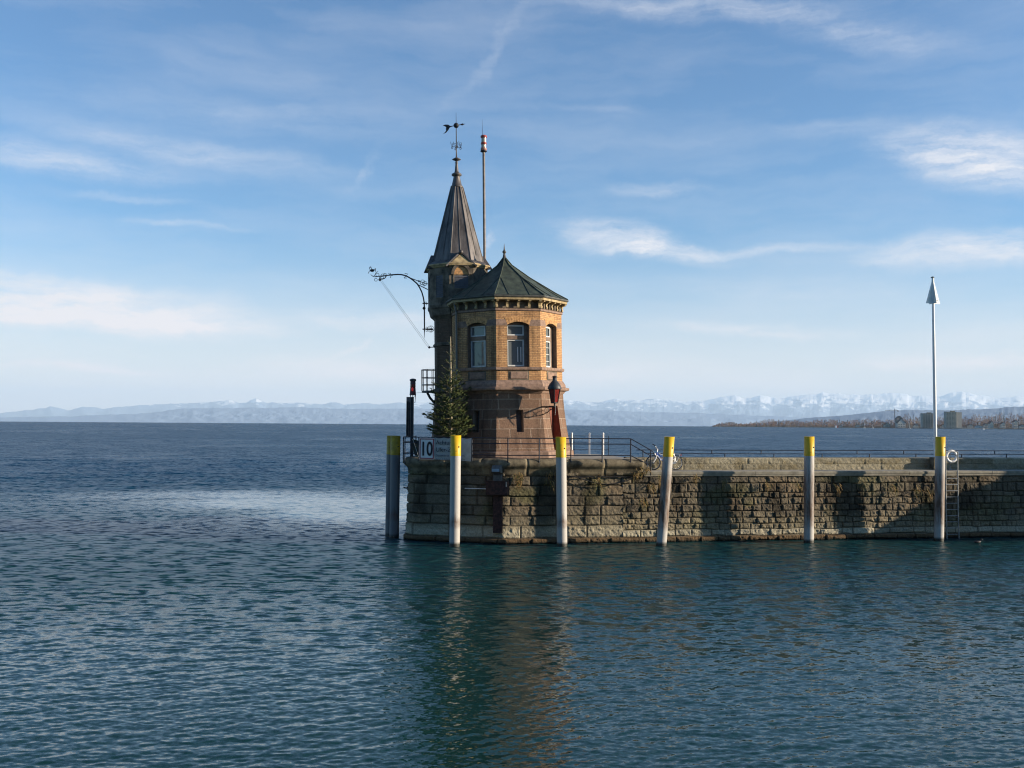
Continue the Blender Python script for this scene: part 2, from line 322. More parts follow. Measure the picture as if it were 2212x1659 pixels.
def thing(name, label, cat, loc=(0, 0, 0), rz=0, group=None):
    o = bpy.data.objects.new(name, None); COL.objects.link(o); o.empty_display_size = .2
    o.location = loc; o.rotation_euler = (0, 0, rz); return tag(o, label, cat, group)
def kind(o, k): o['kind'] = k; return o
def gridmesh(name, P, mat, attrs=None, smooth=True, parent=None):
    """P: array (rows, cols, 3)"""
    R, C, _ = P.shape; me = bpy.data.meshes.new(name)
    idx = np.arange(R * C).reshape(R, C)
    q = np.stack([idx[:-1, :-1], idx[:-1, 1:], idx[1:, 1:], idx[1:, :-1]], -1).reshape(-1, 4)
    me.vertices.add(R * C); me.vertices.foreach_set('co', P.reshape(-1).astype(np.float32))
    me.loops.add(q.size); me.loops.foreach_set('vertex_index', q.reshape(-1).astype(np.int32))
    me.polygons.add(len(q)); me.polygons.foreach_set('loop_start', np.arange(0, q.size, 4, dtype=np.int32))
    me.polygons.foreach_set('loop_total', np.full(len(q), 4, dtype=np.int32))
    me.polygons.foreach_set('use_smooth', np.full(len(q), smooth))
    for k, a in (attrs or {}).items():
        if a.ndim == 3:
            at_ = me.attributes.new(k, 'FLOAT_COLOR', 'POINT'); c = np.ones((R * C, 4), np.float32); c[:, :3] = a.reshape(-1, 3); at_.data.foreach_set('color', c.reshape(-1))
        else:
            at_ = me.attributes.new(k, 'FLOAT', 'POINT'); at_.data.foreach_set('value', a.reshape(-1).astype(np.float32))
    me.update(calc_edges=True); me.validate()
    me.materials.append(MT[mat] if isinstance(mat, str) else mat)
    o = bpy.data.objects.new(name, me); COL.objects.link(o)
    if parent: o.parent = parent
    return o
def trimesh(name, V, Fc, mat, tone=None, parent=None):
    me = bpy.data.meshes.new(name); n = Fc.shape[1]
    me.vertices.add(len(V)); me.vertices.foreach_set('co', V.reshape(-1).astype(np.float32))
    me.loops.add(Fc.size); me.loops.foreach_set('vertex_index', Fc.reshape(-1).astype(np.int32))
    me.polygons.add(len(Fc)); me.polygons.foreach_set('loop_start', np.arange(0, Fc.size, n, dtype=np.int32)); me.polygons.foreach_set('loop_total', np.full(len(Fc), n, dtype=np.int32))
    if tone is not None:
        a = me.attributes.new('tone', 'FLOAT_COLOR', 'POINT'); c = np.ones((len(V), 4), np.float32); c[:, :3] = tone; a.data.foreach_set('color', c.reshape(-1))
    me.update(calc_edges=True); me.materials.append(MT[mat] if isinstance(mat, str) else mat)
    o = bpy.data.objects.new(name, me); COL.objects.link(o)
    if parent: o.parent = parent
    return o
NR = np.random.RandomState(3)
def vnoise(x, y, seed=0):
    """value noise on arrays, 0..1"""
    xi = np.floor(x).astype(np.int64); yi = np.floor(y).astype(np.int64); fx = x - xi; fy = y - yi
    fx = fx * fx * (3 - 2 * fx); fy = fy * fy * (3 - 2 * fy)
    def h(a, b):
        n = (a * 374761393 + b * 668265263 + seed * 1442695041) & 0x7fffffff
        n = ((n ^ (n >> 13)) * 1274126177) & 0x7fffffff
        return ((n ^ (n >> 16)) & 0xffff) / 65535.0
    return (h(xi, yi) * (1 - fx) + h(xi + 1, yi) * fx) * (1 - fy) + (h(xi, yi + 1) * (1 - fx) + h(xi + 1, yi + 1) * fx) * fy
def fbm(x, y, o=4, seed=0):
    t = 0; a = .5; s = 0
    for i in range(o): t = t + a * vnoise(x * 2 ** i, y * 2 ** i, seed + i); s += a; a *= .5
    return t / s
def sstep(a, b, x):
    t = np.clip((x - a) / (b - a), 0, 1); return t * t * (3 - 2 * t)

exec_order = []
REARTH = 7.4e6
# ================================================================== WATER
def make_water():
    ys = [3.0]
    while ys[-1] < 150: ys.append(ys[-1] + max(.026, .0022 * ys[-1] * (1 + .004 * ys[-1])))
    while ys[-1] < 32000: ys.append(ys[-1] * 1.035)
    ys = np.array(ys)
    t = np.concatenate([np.linspace(-1.5, -.6, 60)[:-1], np.linspace(-.6, .6, 940), np.linspace(.6, 1.5, 60)[1:]])
    Y, T = np.meshgrid(ys, t, indexing='ij'); X = T * (Y + 2)
    dy = np.gradient(ys)[:, None] + 0 * Y
    dx = np.gradient(t)[None, :] * (Y + 2); D = np.maximum(dy, dx)
    # calm slick left of the bastion
    def blob(cx, cy, sx, sy): return np.exp(-(((X - cx) / sx) ** 2 + ((Y - cy) / sy) ** 2) ** 1.5)
    c1 = atz(640, 1086, 0); c2 = atz(830, 1100, 0); c3 = atz(560, 1070, 0); c4 = atz(1000, 1080, 0)
    calm = np.maximum.reduce([blob(c1.x, c1.y, 10, 6.5), blob(c2.x, c2.y, 8, 12), .8 * blob(c3.x, c3.y, 13, 6), blob(c4.x, c4.y, 10, 14)])
    calm = np.clip(1.1 * calm * (0.5 + 1.1 * fbm(X * .12, Y * .09, 4, 11)), 0, 1)
    lee = np.clip(sstep(8, 30, X) * sstep(60, 40, Y) * .25, 0, 1)
    # gusts: broad patches of rougher and smoother water
    gust = .66 + .66 * fbm(X * .05, Y * .03, 4, 5)
    A = (1 - .90 * calm) * (1 - lee) * gust
    Z = np.zeros_like(X); R = np.random.RandomState(12)
    wx = X + .8 * (fbm(X * .25, Y * .25, 2, 31) - .5); wy = Y + .8 * (fbm(X * .25, Y * .25, 2, 37) - .5)
    for k in range(84):
        lam = .10 * (.50 / .10) ** R.rand() if k % 9 else .5 + .5 * R.rand(); th = R.normal(.10, .45) + (.55 if k % 5 == 0 else 0)
        kx, ky = -sin(th) * 2 * pi / lam, cos(th) * 2 * pi / lam
        slope = .0150 * (.6 + .8 * R.rand()) * (lam / .26) ** (-.2); amp = slope * lam / (2 * pi)
        ph = kx * wx + ky * wy + R.rand() * 2 * pi
        fade = sstep(.42, .20, D / lam)
        Z += amp * fade * (np.sin(ph) + .18 * np.cos(2 * ph))
    for k in range(26):      # longer chop on the open lake outside the harbour
        lam = 1.3 * (5.5 / 1.3) ** R.rand(); th = R.normal(.05, .45)
        kx, ky = -sin(th) * 2 * pi / lam, cos(th) * 2 * pi / lam
        ph = kx * wx + ky * wy + R.rand() * 2 * pi
        Z += .014 * lam / (2 * pi) * sstep(.40, .2, D / lam) * sstep(42, 85, Y) * (np.sin(ph) + .22 * np.cos(2 * ph))
    Z *= A
    Z -= (X * X + Y * Y) / (2 * REARTH)
    m, tr, b = newmat('lake_water'); l = tr.links
    g = tr.nodes.new('ShaderNodeNewGeometry'); at_ = N(tr, 'ShaderNodeAttribute', attribute_name='rough')
    cd = tr.nodes.new('ShaderNodeCameraData') if False else None
    tot = g.outputs['Normal']
    for (sc, st_, k, an) in ((9.0, (.75, 1.2, 1), .42, 'rough'), (3.0, (.62, 1.15, 1), 2.3, 'far2'), (.62, (.5, 1.15, 1), 1.5, 'far3')):
        mp = N(tr, 'ShaderNodeMapping'); mp.inputs['Scale'].default_value = st_; mp.inputs['Rotation'].default_value = (0, 0, .1 * sc); l.new(g.outputs['Position'], mp.inputs[0])
        n = N(tr, 'ShaderNodeTexNoise', inp={'Scale': sc, 'Detail': 2.0, 'Roughness': .5}); l.new(mp.outputs[0], n.inputs['Vector'])
        sb = N(tr, 'ShaderNodeVectorMath', operation='SUBTRACT'); l.new(n.outputs['Color'], sb.inputs[0]); sb.inputs[1].default_value = (.5, .5, .5)
        ml = N(tr, 'ShaderNodeVectorMath', operation='MULTIPLY'); l.new(sb.outputs[0], ml.inputs[0]); ml.inputs[1].default_value = (k * .7, k * 1.1, 0)
        aa = N(tr, 'ShaderNodeAttribute', attribute_name=an); sc2 = N(tr, 'ShaderNodeVectorMath', operation='SCALE'); l.new(ml.outputs[0], sc2.inputs[0]); l.new(aa.outputs['Fac'], sc2.inputs['Scale'])
        ad = N(tr, 'ShaderNodeVectorMath', operation='ADD'); l.new(tot, ad.inputs[0]); l.new(sc2.outputs[0], ad.inputs[1]); tot = ad.outputs[0]
    nz = N(tr, 'ShaderNodeVectorMath', operation='NORMALIZE'); l.new(tot, nz.inputs[0]); l.new(nz.outputs[0], b.inputs['Normal'])
    a4 = N(tr, 'ShaderNodeAttribute', attribute_name='far2'); rr = N(tr, 'ShaderNodeMapRange', inp={1: 0, 2: 1, 3: .05, 4: .30}); l.new(a4.outputs['Fac'], rr.inputs[0]); l.new(rr.outputs[0], b.inputs['Roughness'])
    a5 = N(tr, 'ShaderNodeAttribute', attribute_name='open'); r5 = N(tr, 'ShaderNodeMapRange', inp={1: 0, 2: .9, 3: .40, 4: .04}); l.new(a5.outputs['Fac'], r5.inputs[0]); l.new(r5.outputs[0], b.inputs['Specular IOR Level'])
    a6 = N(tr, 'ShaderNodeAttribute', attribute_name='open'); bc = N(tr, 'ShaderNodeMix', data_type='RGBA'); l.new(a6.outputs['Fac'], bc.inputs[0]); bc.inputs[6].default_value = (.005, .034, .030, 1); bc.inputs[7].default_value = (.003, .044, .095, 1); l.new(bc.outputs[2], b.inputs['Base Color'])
    b.inputs['IOR'].default_value = 1.333
    rg = np.clip(A, .06, 1.3)
    f2 = sstep(15, 42, Y) * rg; f3 = sstep(60, 160, Y) * rg * .9
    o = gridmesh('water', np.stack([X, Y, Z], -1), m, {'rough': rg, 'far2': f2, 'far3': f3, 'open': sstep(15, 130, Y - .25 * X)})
    return kind(o, 'structure')
make_water()

# ================================================================== MOUNTAINS, FAR SHORE
def range_mesh(name, prof, dist, depth, mat, rough=.12, seed=1, rows=34, base_y=None, snow=None):
    px = np.array([q[0] for q in prof], float); py = np.array([q[1] for q in prof], float)
    xs = np.linspace(px[0], px[-1], 900); top = np.interp(xs, px, py)
    top = top - 1.6 * (fbm(xs / 14., xs * 0 + seed, 4, seed) - .5) * rough * 10
    D = np.zeros((rows, 900, 3))
    az_ = np.arctan((xs - 1106) / F)
    H = np.array([(at(x, y, dist).z) for x, y in zip(xs, top)])
    base = -dist ** 2 / (2 * REARTH) * 1.02 - 30
    for i in range(rows):
        t = i / (rows - 1)      # 0 front foot, .75 ridge, 1 behind
        d = dist - depth * (1 - t / .75) if t < .75 else dist + depth * .5 * (t - .75) / .25
        prof_t = (t / .75) ** 1.05 if t < .75 else 1 - .6 * ((t - .75) / .25)
        rid = fbm(xs / 26. + seed * 7, xs * 0 + t * 7., 5, seed + 3) - .5
        h = base + (H - base) * np.clip(prof_t + rid * .55 * prof_t * (1 - prof_t if t < .75 else .2) * 2, 0, 1.0 if t < .74 else 1.0)
        D[i, :, 0] = np.tan(az_) * d; D[i, :, 1] = d; D[i, :, 2] = h
    o = gridmesh(name, D, mat, smooth=False); return kind(o, 'structure')
def mountmat(name, rock, snow_lo, snow_hi, amt=1.0):  # rock: land colour with the blue of distance haze mixed in
    m, t, b = newmat(name); l = t.links
    g = t.nodes.new('ShaderNodeNewGeometry'); sp = t.nodes.new('ShaderNodeSeparateXYZ'); l.new(g.outputs['Position'], sp.inputs[0])
    mp = N(t, 'ShaderNodeMapping'); mp.inputs['Scale'].default_value = (.0011, .0005, .0032); mp.inputs['Rotation'].default_value = (0, .5, 0); l.new(g.outputs['Position'], mp.inputs[0])
    n = N(t, 'ShaderNodeTexNoise', inp={'Scale': 1.0, 'Detail': 6.0, 'Roughness': .6}); l.new(mp.outputs[0], n.inputs['Vector'])
    h = N(t, 'ShaderNodeMapRange', inp={1: snow_lo, 2: snow_hi, 3: 0, 4: .50}); l.new(sp.outputs[2], h.inputs[0])
    ad = N(t, 'ShaderNodeMath', operation='ADD'); l.new(h.outputs[0], ad.inputs[0]); l.new(n.outputs['Fac'], ad.inputs[1])
    r = N(t, 'ShaderNodeMapRange', inp={1: .84, 2: .90, 3: 0, 4: amt}); l.new(ad.outputs[0], r.inputs[0])
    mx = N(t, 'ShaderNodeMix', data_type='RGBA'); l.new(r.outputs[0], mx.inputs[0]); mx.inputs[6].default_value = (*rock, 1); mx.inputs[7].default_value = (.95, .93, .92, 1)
    l.new(mx.outputs[2], b.inputs['Base Color']); b.inputs['Roughness'].default_value = .95; b.inputs['Specular IOR Level'].default_value = .05
    return m
ALPS = [(-300, 900), (-120, 896), (0, 892), (94, 882), (110, 876), (143, 886), (180, 878), (220, 882), (253, 878), (302, 873.5), (351, 873.5), (392, 870), (425, 869), (453, 867), (470, 864.5), (494, 863), (515, 868.6), (531, 867), (553, 859), (580, 869.5), (613, 870), (641, 869.5), (670, 870.7), (694, 871.5), (719, 867.4), (747, 873.5), (800, 870), (837, 871.5), (858, 867.4), (874, 869.5), (940, 868), (1040, 872), (1140, 866), (1230, 862), (1290, 868), (1330, 861), (1380, 862), (1420, 858), (1470, 866), (1492, 867), (1525, 866), (1548, 859), (1590, 854.4), (1610, 859), (1642, 852), (1668, 857.7), (1701, 855.4), (1746, 849.5), (1775, 847), (1792, 851), (1811, 849.5), (1837, 852), (1866, 851), (1883, 849), (1915, 849.5), (1945, 848.6), (1964, 852.8), (1997, 852), (2032, 854.4), (2052, 846.3), (2078, 844.6), (2104, 849.5), (2136, 856), (2169, 857.7), (2195, 856), (2230, 859), (2330, 852), (2480, 862)]
range_mesh('mountains', ALPS, 86000, 9000, mountmat('haze_blue_rock_and_snow', (.20, .27, .38), 300, 2300), rough=.22, seed=2)
FOOT = [(-300, 905), (0, 901), (150, 899), (300, 893), (400, 882), (520, 880), (640, 879), (760, 882), (878, 881), (1000, 884), (1240, 884), (1400, 889), (1560, 893), (1700, 900), (1850, 906), (2212, 908), (2480, 910)]
range_mesh('foothills', FOOT, 52000, 6000, mountmat('haze_blue_foothill_forest', (.20, .27, .38), 900, 3000, .0), rough=.12, seed=5)
HILLS = [(1500, 926), (1640, 915), (1700, 907), (1785, 899), (1850, 894), (1915, 888), (1948, 885.5), (2050, 885), (2130, 882), (2212, 876.5), (2350, 868), (2520, 876)]
range_mesh('hills', HILLS, 24000, 4000, mountmat('haze_blue_wooded_hill', (.15, .20, .28), 2000, 9000, .0), rough=.12, seed=9)

# far shore: (view x, distance)
def shore_d(x): return 4300 - (x - 1540) * (4300 - 3000) / (2212 - 1540)
SKYL = [(1540, 921), (1551, 915), (1569, 910.5), (1587, 912), (1608, 915), (1622, 911.5), (1647, 906.5), (1677, 904.5), (1690, 907), (1704, 904.5), (1718, 905), (1729, 910), (1746, 908), (1762, 905), (1787, 905), (1803, 904), (1821, 906.5), (1848, 906), (1869, 905), (1892, 904.5), (1919, 906.5), (1936, 904), (1945, 898), (1955, 890.5), (1967, 891.5), (1988, 893), (2000, 897), (2033, 898), (2045, 900), (2079, 898), (2097, 896), (2111, 892), (2119, 897), (2142, 892), (2160, 888.5), (2187, 890), (2194, 895), (2207, 889), (2240, 890), (2300, 893), (2420, 890)]
SKX = np.array([q[0] for q in SKYL]); SKY_ = np.array([q[1] for q in SKYL])
def make_shore():
    xs = np.linspace(1536, 2420, 260); P = np.zeros((5, 260, 3))
    for j, x in enumerate(xs):
        d = shore_d(x)
        for i, (dd, hh) in enumerate(((-6, -1.5), (4, 1.2), (60, 3.0), (240, None), (420, -3))):
            Y = d + dd
            g = -Y * Y / (2 * REARTH)
            if hh is None:
                ytop = np.interp(x, SKX, SKY_); ht = max(0, at(x, ytop, Y).z - g - 20); hh = 3 + ht * .4
            w = min(1, (x - 1536) / 30)
            P[i, j] = ((x - 1106) / F * Y, Y, g + (hh if hh < 0 else hh * w))
    o = gridmesh('shore', P, pm('winter_shore_ground', (.17, .14, .09), .95, .3, .02)); kind(o, 'structure')
    # beach strip in front of the houses
    xs = np.linspace(2056, 2156, 40); P = np.zeros((3, 40, 3))
    for j, x in enumerate(xs):
        d = shore_d(x); e = sin(pi * j / 39)
        for i, (dd, hh) in enumerate(((-30 * e - 8, -1.0), (-6, 2.6), (30, 4.2))):
            Y = d + dd; P[i, j] = ((x - 1106) / F * Y, Y, -Y * Y / (2 * REARTH) + hh)
    kind(gridmesh('beach', P, pm('pale_beach_gravel', (.33, .27, .19), .95, .15, .05)), 'structure')
make_shore()
def wood_cluster(R, cx, cy, cz, w, h, n, tone, V, T, conifer=False):
    for _ in range(n):
        if conifer:
            t = R.rand() ** 1.3; r = (1 - t) * w * .5; a = R.rand() * 2 * pi; p = np.array([cx + r * cos(a), cy + r * sin(a), cz + h * (.05 + .95 * t)])
        else:
            a = R.rand() * 2 * pi; ph = math.acos(2 * R.rand() - 1); rr = .55 + .45 * R.rand()
            p = np.array([cx + w * .5 * rr * sin(ph) * cos(a), cy + w * .5 * rr * sin(ph) * sin(a), cz + h * (.52 + .48 * rr * cos(ph))])
        s = .55 + .95 * R.rand()
        d = R.normal(size=3); d[2] = abs(d[2]) + .25; d /= np.linalg.norm(d); e = np.cross(d, R.normal(size=3)); e /= np.linalg.norm(e)
        V += [p - e * s * .35, p + e * s * .35, p + d * s * 1.9]; T += [tone * (.75 + .5 * R.rand())] * 3
def make_woodland():
    R = np.random.RandomState(5); V = []; T = []
    pal = [np.array((1.75, 1.45, 1.25)) * np.array(c) for c in ((.17, .125, .10), (.15, .115, .10), (.20, .15, .10), (.14, .12, .105), (.19, .155, .12), (.13, .10, .09))]
    x = 1541.0
    rows = []
    for layer in range(3):
        x = 1541.0
        while x < 2400:
            d = shore_d(x); ytop = np.interp(x, SKX, SKY_)
            rows.append((x, d, ytop, layer)); x += 2.6 + 3.4 * R.rand()
    for (x, d, ytop, layer) in rows:
        Y = d + (18, 90, 210)[layer] + R.rand() * 40; g = -Y * Y / (2 * REARTH)
        hfull = at(x, ytop, Y).z - g
        h = hfull * ((.48, .74, 1.0)[layer] + .16 * (R.rand() - .5)) * (1 - .30 * R.rand() ** 2)
        z0 = g + hfull * (0, .12, .3)[layer]
        con = R.rand() < .08
        tone = np.array((.055, .065, .045)) if con else pal[R.randint(6)] * (.85 + .3 * R.rand())
        wood_cluster(R, (x - 1106) / F * Y, Y, z0, 7 + 7 * R.rand() if not con else 7, max(3, h - (z0 - g)) * 1.02, 260, tone, V, T, con)
    V = np.array(V); Fc = np.arange(len(V)).reshape(-1, 3)
    o = trimesh('woodland', V, Fc, attrmat('bare_winter_wood', 'tone', .95, .3, 0, .2), np.array(T))
    o['label'] = 'bare brown winter wood along the far shore under the mountains'; o['category'] = 'woodland'; kind(o, 'stuff')
make_woodland()

def G(Y): return -Y * Y / (2 * REARTH)
def far_tower(x0, x1, ytop, Y, label, split=.68, storeys=13):
    a = at(x0, 921, Y); b = at(x1, 921, Y); w = b.x - a.x; H = at(x0, ytop, Y).z - G(Y) - 3
    t = thing('apartment_tower', label, 'building', (a.x, Y, G(Y) + 3), 0, 'apartment towers on the far shore')
    wf = w * split
    m = MB(); m.box((wf / 2, 8, H / 2), (wf, 16, H)); m.box((wf + (w - wf) / 2 - .3, 11, H * .49), (w - wf + .5, 18, H * .98)); m.build('wall', pm('tower_render', (.40, .36, .30), .9, .12, .1), t)
    for k in range(storeys):
        z = (k + .55) * H / storeys
        for c in range(4):
            MB().box((wf * (c + .5) / 4, -.1, z), (wf / 4 * .72, .3, H / storeys * .5)).build('window', 'glass', t)
        if k: MB().box((wf / 2, -.7, k * H / storeys), (wf * .96, 1.3, .5)).build('balcony', pm('balcony_slab', (.26, .26, .26), .9, .1, .2) if False else 'greysteel', t)
    MB().box((wf * .7, 8, H + 1.6), (wf * .4, 6, 3.2)).build('roof_house', 'concrete', t)
    MB().box((wf / 2, 8, H + .2), (wf + .6, 16.6, .5)).build('roof', 'slate', t)
far_tower(1993, 2022, 893, 3080, 'grey apartment tower behind the white pole on the far shore', .8)
far_tower(2044, 2078.5, 889.5, 3000, 'apartment tower with a pale sunlit side, right of the white pole', .67)
def far_house(x0, x1, yeave, yapex, Y, label, wallcol, roofcol, name='gabled_house', gy=3, hd=16):
    a = at(x0, 921, Y); b = at(x1, 921, Y); w = b.x - a.x; he = at(x0, yeave, Y).z - G(Y) - gy; ha = at(x0, yapex, Y).z - G(Y) - gy
    t = thing(name, label, 'house', (a.x, Y, G(Y) + gy))
    m = MB(); m.prism([(0, 0, 0), (w, 0, 0), (w, 0, he), (w / 2, 0, ha), (0, 0, he)], (0, 0, 0), (0, hd, 0)); m.build('wall', pm('far_house_wall', wallcol, .9, .1, .2), t)
    r = MB()
    for s in (0, 1):
        e = Vector((-.8, 0, he - .5)) if s == 0 else Vector((w + .8, 0, he - .5)); ap = Vector((w / 2, 0, ha + .5))
        r.prism([e, ap, ap + Vector((0, 0, .5)), e + Vector((0, 0, .5))], (0, -1, 0), (0, hd + 1, 0))
    r.build('roof', pm('far_house_roof', roofcol, .9, .2, .2), t)
    for i in range(3):
        for j in range(2):
            MB().box((w * (i + .6) / 3.2, -.1, he * (.25 + .45 * j)), (w * .14, .3, he * .22)).build('window', 'glass', t)
    return t
far_house(1939, 1956, 914, 905, 3220, 'white gabled house behind the marina masts on the far shore', (.5, .48, .42), (.10, .08, .07))
far_house(2139, 2146, 915, 909.5, 2960, 'small white house with steep roof among trees at far right', (.62, .56, .46), (.16, .09, .07))
far_house(1937, 1950, 904, 899, 3420, 'grey brown hall rising just above the white gabled house', (.20, .17, .15), (.15, .12, .11), 'shore_hall', 10)
far_house(1912, 1923, 918, 913.5, 3240, 'low cream house left of the white gabled house', (.42, .38, .30), (.14, .10, .08), 'low_house')
far_house(2108, 2122, 921.3, 919, 2975, 'long low white shed behind the pale beach', (.6, .58, .55), (.3, .3, .3), 'beach_shed', 2.5, 8)
for (x, ye, ya, Y, lab, w_) in ((1812, 921.5, 919.5, 3560, 'small pale house in the wood left of the shore beacon', 9), (1849, 920, 917, 3440, 'small cream house at the left end of the far marina', 8), (1975, 919, 915.5, 3200, 'small white house just left of the first apartment tower', 9), (2034, 920, 917, 3080, 'small pale house between the two apartment towers', 7), (2092, 919, 916, 3020, 'small cream house just right of the second apartment tower', 9), (2126, 918, 914.5, 2990, 'pale house among trees behind the far shed', 8), (2163, 916, 912.5, 2950, 'small pale house high among trees near the right edge', 9), (2190, 912, 908, 2960, 'small white house highest on the wooded slope at right', 9), (2204, 920, 917, 2920, 'low pale house at the water near the right edge', 9)):
    far_house(x, x + w_, ye, ya, Y, lab, (.52, .47, .40), (.15, .09, .07), 'shore_house', 3, 10)
def make_crane():
    Y = 3500; b = at(1933, 921, Y); t = thing('tower_crane', 'thin construction crane rising above the far wood', 'crane', (b.x, Y, G(Y) + 2))
    H = at(1933, 883, Y).z - G(Y) - 2; zj = at(1933, 887, Y).z - G(Y) - 2; l0 = at(1912, 887, Y).x - b.x; l1 = at(1941, 887, Y).x - b.x
    MB().box((0, 0, H / 2), (1.5, 1.5, H)).build('mast', 'rust', t)
    MB().box(((l0 + l1) / 2, 0, zj), (l1 - l0, 1.2, 1.0)).tube([(0, 0, H), (l0 * .6, 0, zj)], .25, 4).tube([(0, 0, H), (l1 * .9, 0, zj)], .25, 4).build('jib', 'rust', t)
    MB().box((l1 - 2, 0, zj - 2), (3.5, 1.6, 3)).build('counterweight', 'concrete', t)
make_crane()
def make_jetty():
    Y = 3180; a = at(1864, 925, Y); b = at(1992, 925, Y - 120)
    t = thing('jetty', 'long dark jetty in front of the marina on the far shore', 'jetty', (a.x, Y, G(Y)))
    L = b.x - a.x; m = MB(); ang = atan2(-120, L)
    m.box((L / 2, -60, 1.7), (L, 3, .8), ang); m.build('deck', 'darkgrey', t)
    m = MB()
    for i in range(30): m.tube([(L * i / 29, -120 * i / 29, -2), (L * i / 29, -120 * i / 29, 2.0)], .5, 5)
    m.build('pile', 'darkgrey', t)
make_jetty()
def sailboat(x, ytop, Y, label, hull='white', first=None):
    p = at(x, 924, Y); t = thing('sailboat', label, 'sailboat', (p.x, Y, G(Y)), .3, 'sailboats moored at the far marina')
    H = at(x, ytop, Y).z - G(Y)
    m = MB(); st = [(-5, .1, 1.4), (-3, 1.1, 1.2), (0, 1.6, 1.05), (3, 1.4, 1.1), (4.6, .9, 1.2)]
    vs = []; fs = []
    for (xx, w, h) in st: vs += [(xx, -w, h), (xx, -w * .5, -.2), (xx, w * .5, -.2), (xx, w, h)]
    for i in range(4): fs += [(4 * i + k, 4 * i + (k + 1) % 4, 4 * i + 4 + (k + 1) % 4, 4 * i + 4 + k) for k in range(4)]
    m.add(vs, fs + [(0, 1, 2, 3), (19, 18, 17, 16)]); m.build('hull', hull, t)
    MB().tube([(-.5, 0, 1), (-.5, 0, H)], .32, 5).build('mast', 'white', t)
    MB().tube([(-.5, 0, 2.6), (4, 0, 2.4)], .22, 5).build('boom', 'white', t)
    return t
for i, (x, yt, lab) in enumerate(((1867, 913, 'white sailboat with a bare mast, leftmost at the far marina'), (1885, 916, 'white sailboat, second mast from the left end of the far jetty'), (1905, 914, 'white sailboat left of the low cream house'),
                               (1934, 912, 'white sailboat moored in front of the white gabled house'), (1965, 913, 'white sailboat with a tall mast between gabled house and tower'))):
    sailboat(x, yt, 3300 - 26 * i, lab)
def small_marker():
    p = at(1806, 924, 3500); t = thing('shore_beacon', 'small white and red beacon hut at the water on the far shore', 'beacon', (p.x, 3500, G(3500)))
    MB().box((0, 0, 4), (5, 5, 8)).build('wall', 'white', t); MB().lathe([(3.6, 8), (.1, 11)], 4, a0=pi / 4, smooth=False).build('roof', 'red', t)
    MB().box((5, 0, 3), (4, 4, 6)).build('annex', 'red', t)
small_marker()
for i, (x, y) in enumerate(((2023, 928), (2125, 928.4))):
    p = atz(x, y + 1, 0); Y = 2600; p = at(x, y, Y)
    t = thing('motorboat', ['tiny white motorboat on the lake just right of the white pole', 'tiny white motorboat on the lake off the pale beach'][i], 'motorboat', (p.x, Y, G(Y)), .2, 'motorboats off the far beach')
    m = MB(); m.prism([(-3.2, 0, 1.1), (-2.6, 0, -.2), (2.6, 0, -.2), (2.8, 0, 1.0)], (0, -.9, 0), (0, .9, 0)); m.build('hull', 'white', t)
    MB().box((.4, 0, 1.6), (2.0, 1.4, 1.0), taper=.8).build('cabin', 'white', t)

# ================================================================== MOLE
UW = Vector((cos(radians(10.3)), sin(radians(10.3)), 0)); NW = Vector((UW.y, -UW.x, 0))    # along the wall; outwards
C1 = Vector((-.37, 46.3, 0))                                                               # front corner of the bastion (wall face at mid height)
AL = radians(17); UL = Vector((-cos(AL), sin(AL), 0)); LL = 4.75
C0 = C1 + UL * LL                                                                          # left corner
ZP, ZW = 3.80, 3.24
def build_path():
    back = Vector((.10, 1, 0)).normalized(); r = .7
    pts = [C0 + back * 9.5, C0 + back * r * 1.2]
    for k in range(1, 8):
        t = k / 8; a = C0 + back * r * 1.2; b = C0 - UL * r * 1.2
        pts.append(a * (1 - t) ** 2 + C0 * 2 * t * (1 - t) + b * t * t)
    pts += [C0 - UL * r * 1.2, C1, C1 + UW * 62]
    return pts
PATH = build_path()
PL = [0.0]
for a, b in zip(PATH[:-1], PATH[1:]): PL.append(PL[-1] + (b - a).length)
S1 = PL[-2]                                        # s at the front corner
def path_at(s):
    i = max(0, min(len(PATH) - 2, int(np.searchsorted(PL, s, side='right')) - 1))
    a, b = PATH[i], PATH[i + 1]; d = (b - a).normalized(); p = a + d * (s - PL[i]); n = Vector((d.y, -d.x, 0))
    # smooth normal over the rounded corner
    if 0 < i < len(PATH) - 3:
        t = (s - PL[i]) / max(1e-6, PL[i + 1] - PL[i]); d0 = (PATH[i] - PATH[i - 1]).normalized(); d2 = (PATH[i + 2] - PATH[i + 1]).normalized()
        dd = ((d0 + d) * (1 - t) + (d + d2) * t).normalized(); n = Vector((dd.y, -dd.x, 0))
    return p, n
def s_of_view(x):     # s on the right face under a view column
    for k in range(6200):
        q = C1 + UW * (k * .01); d = ray(x, 1050)
        if q.x / q.y >= d.x / d.y: return S1 + k * .01
S_END = s_of_view(1388)          # end of the bastion coping
S_ASH = s_of_view(1345)          # big ashlar to here

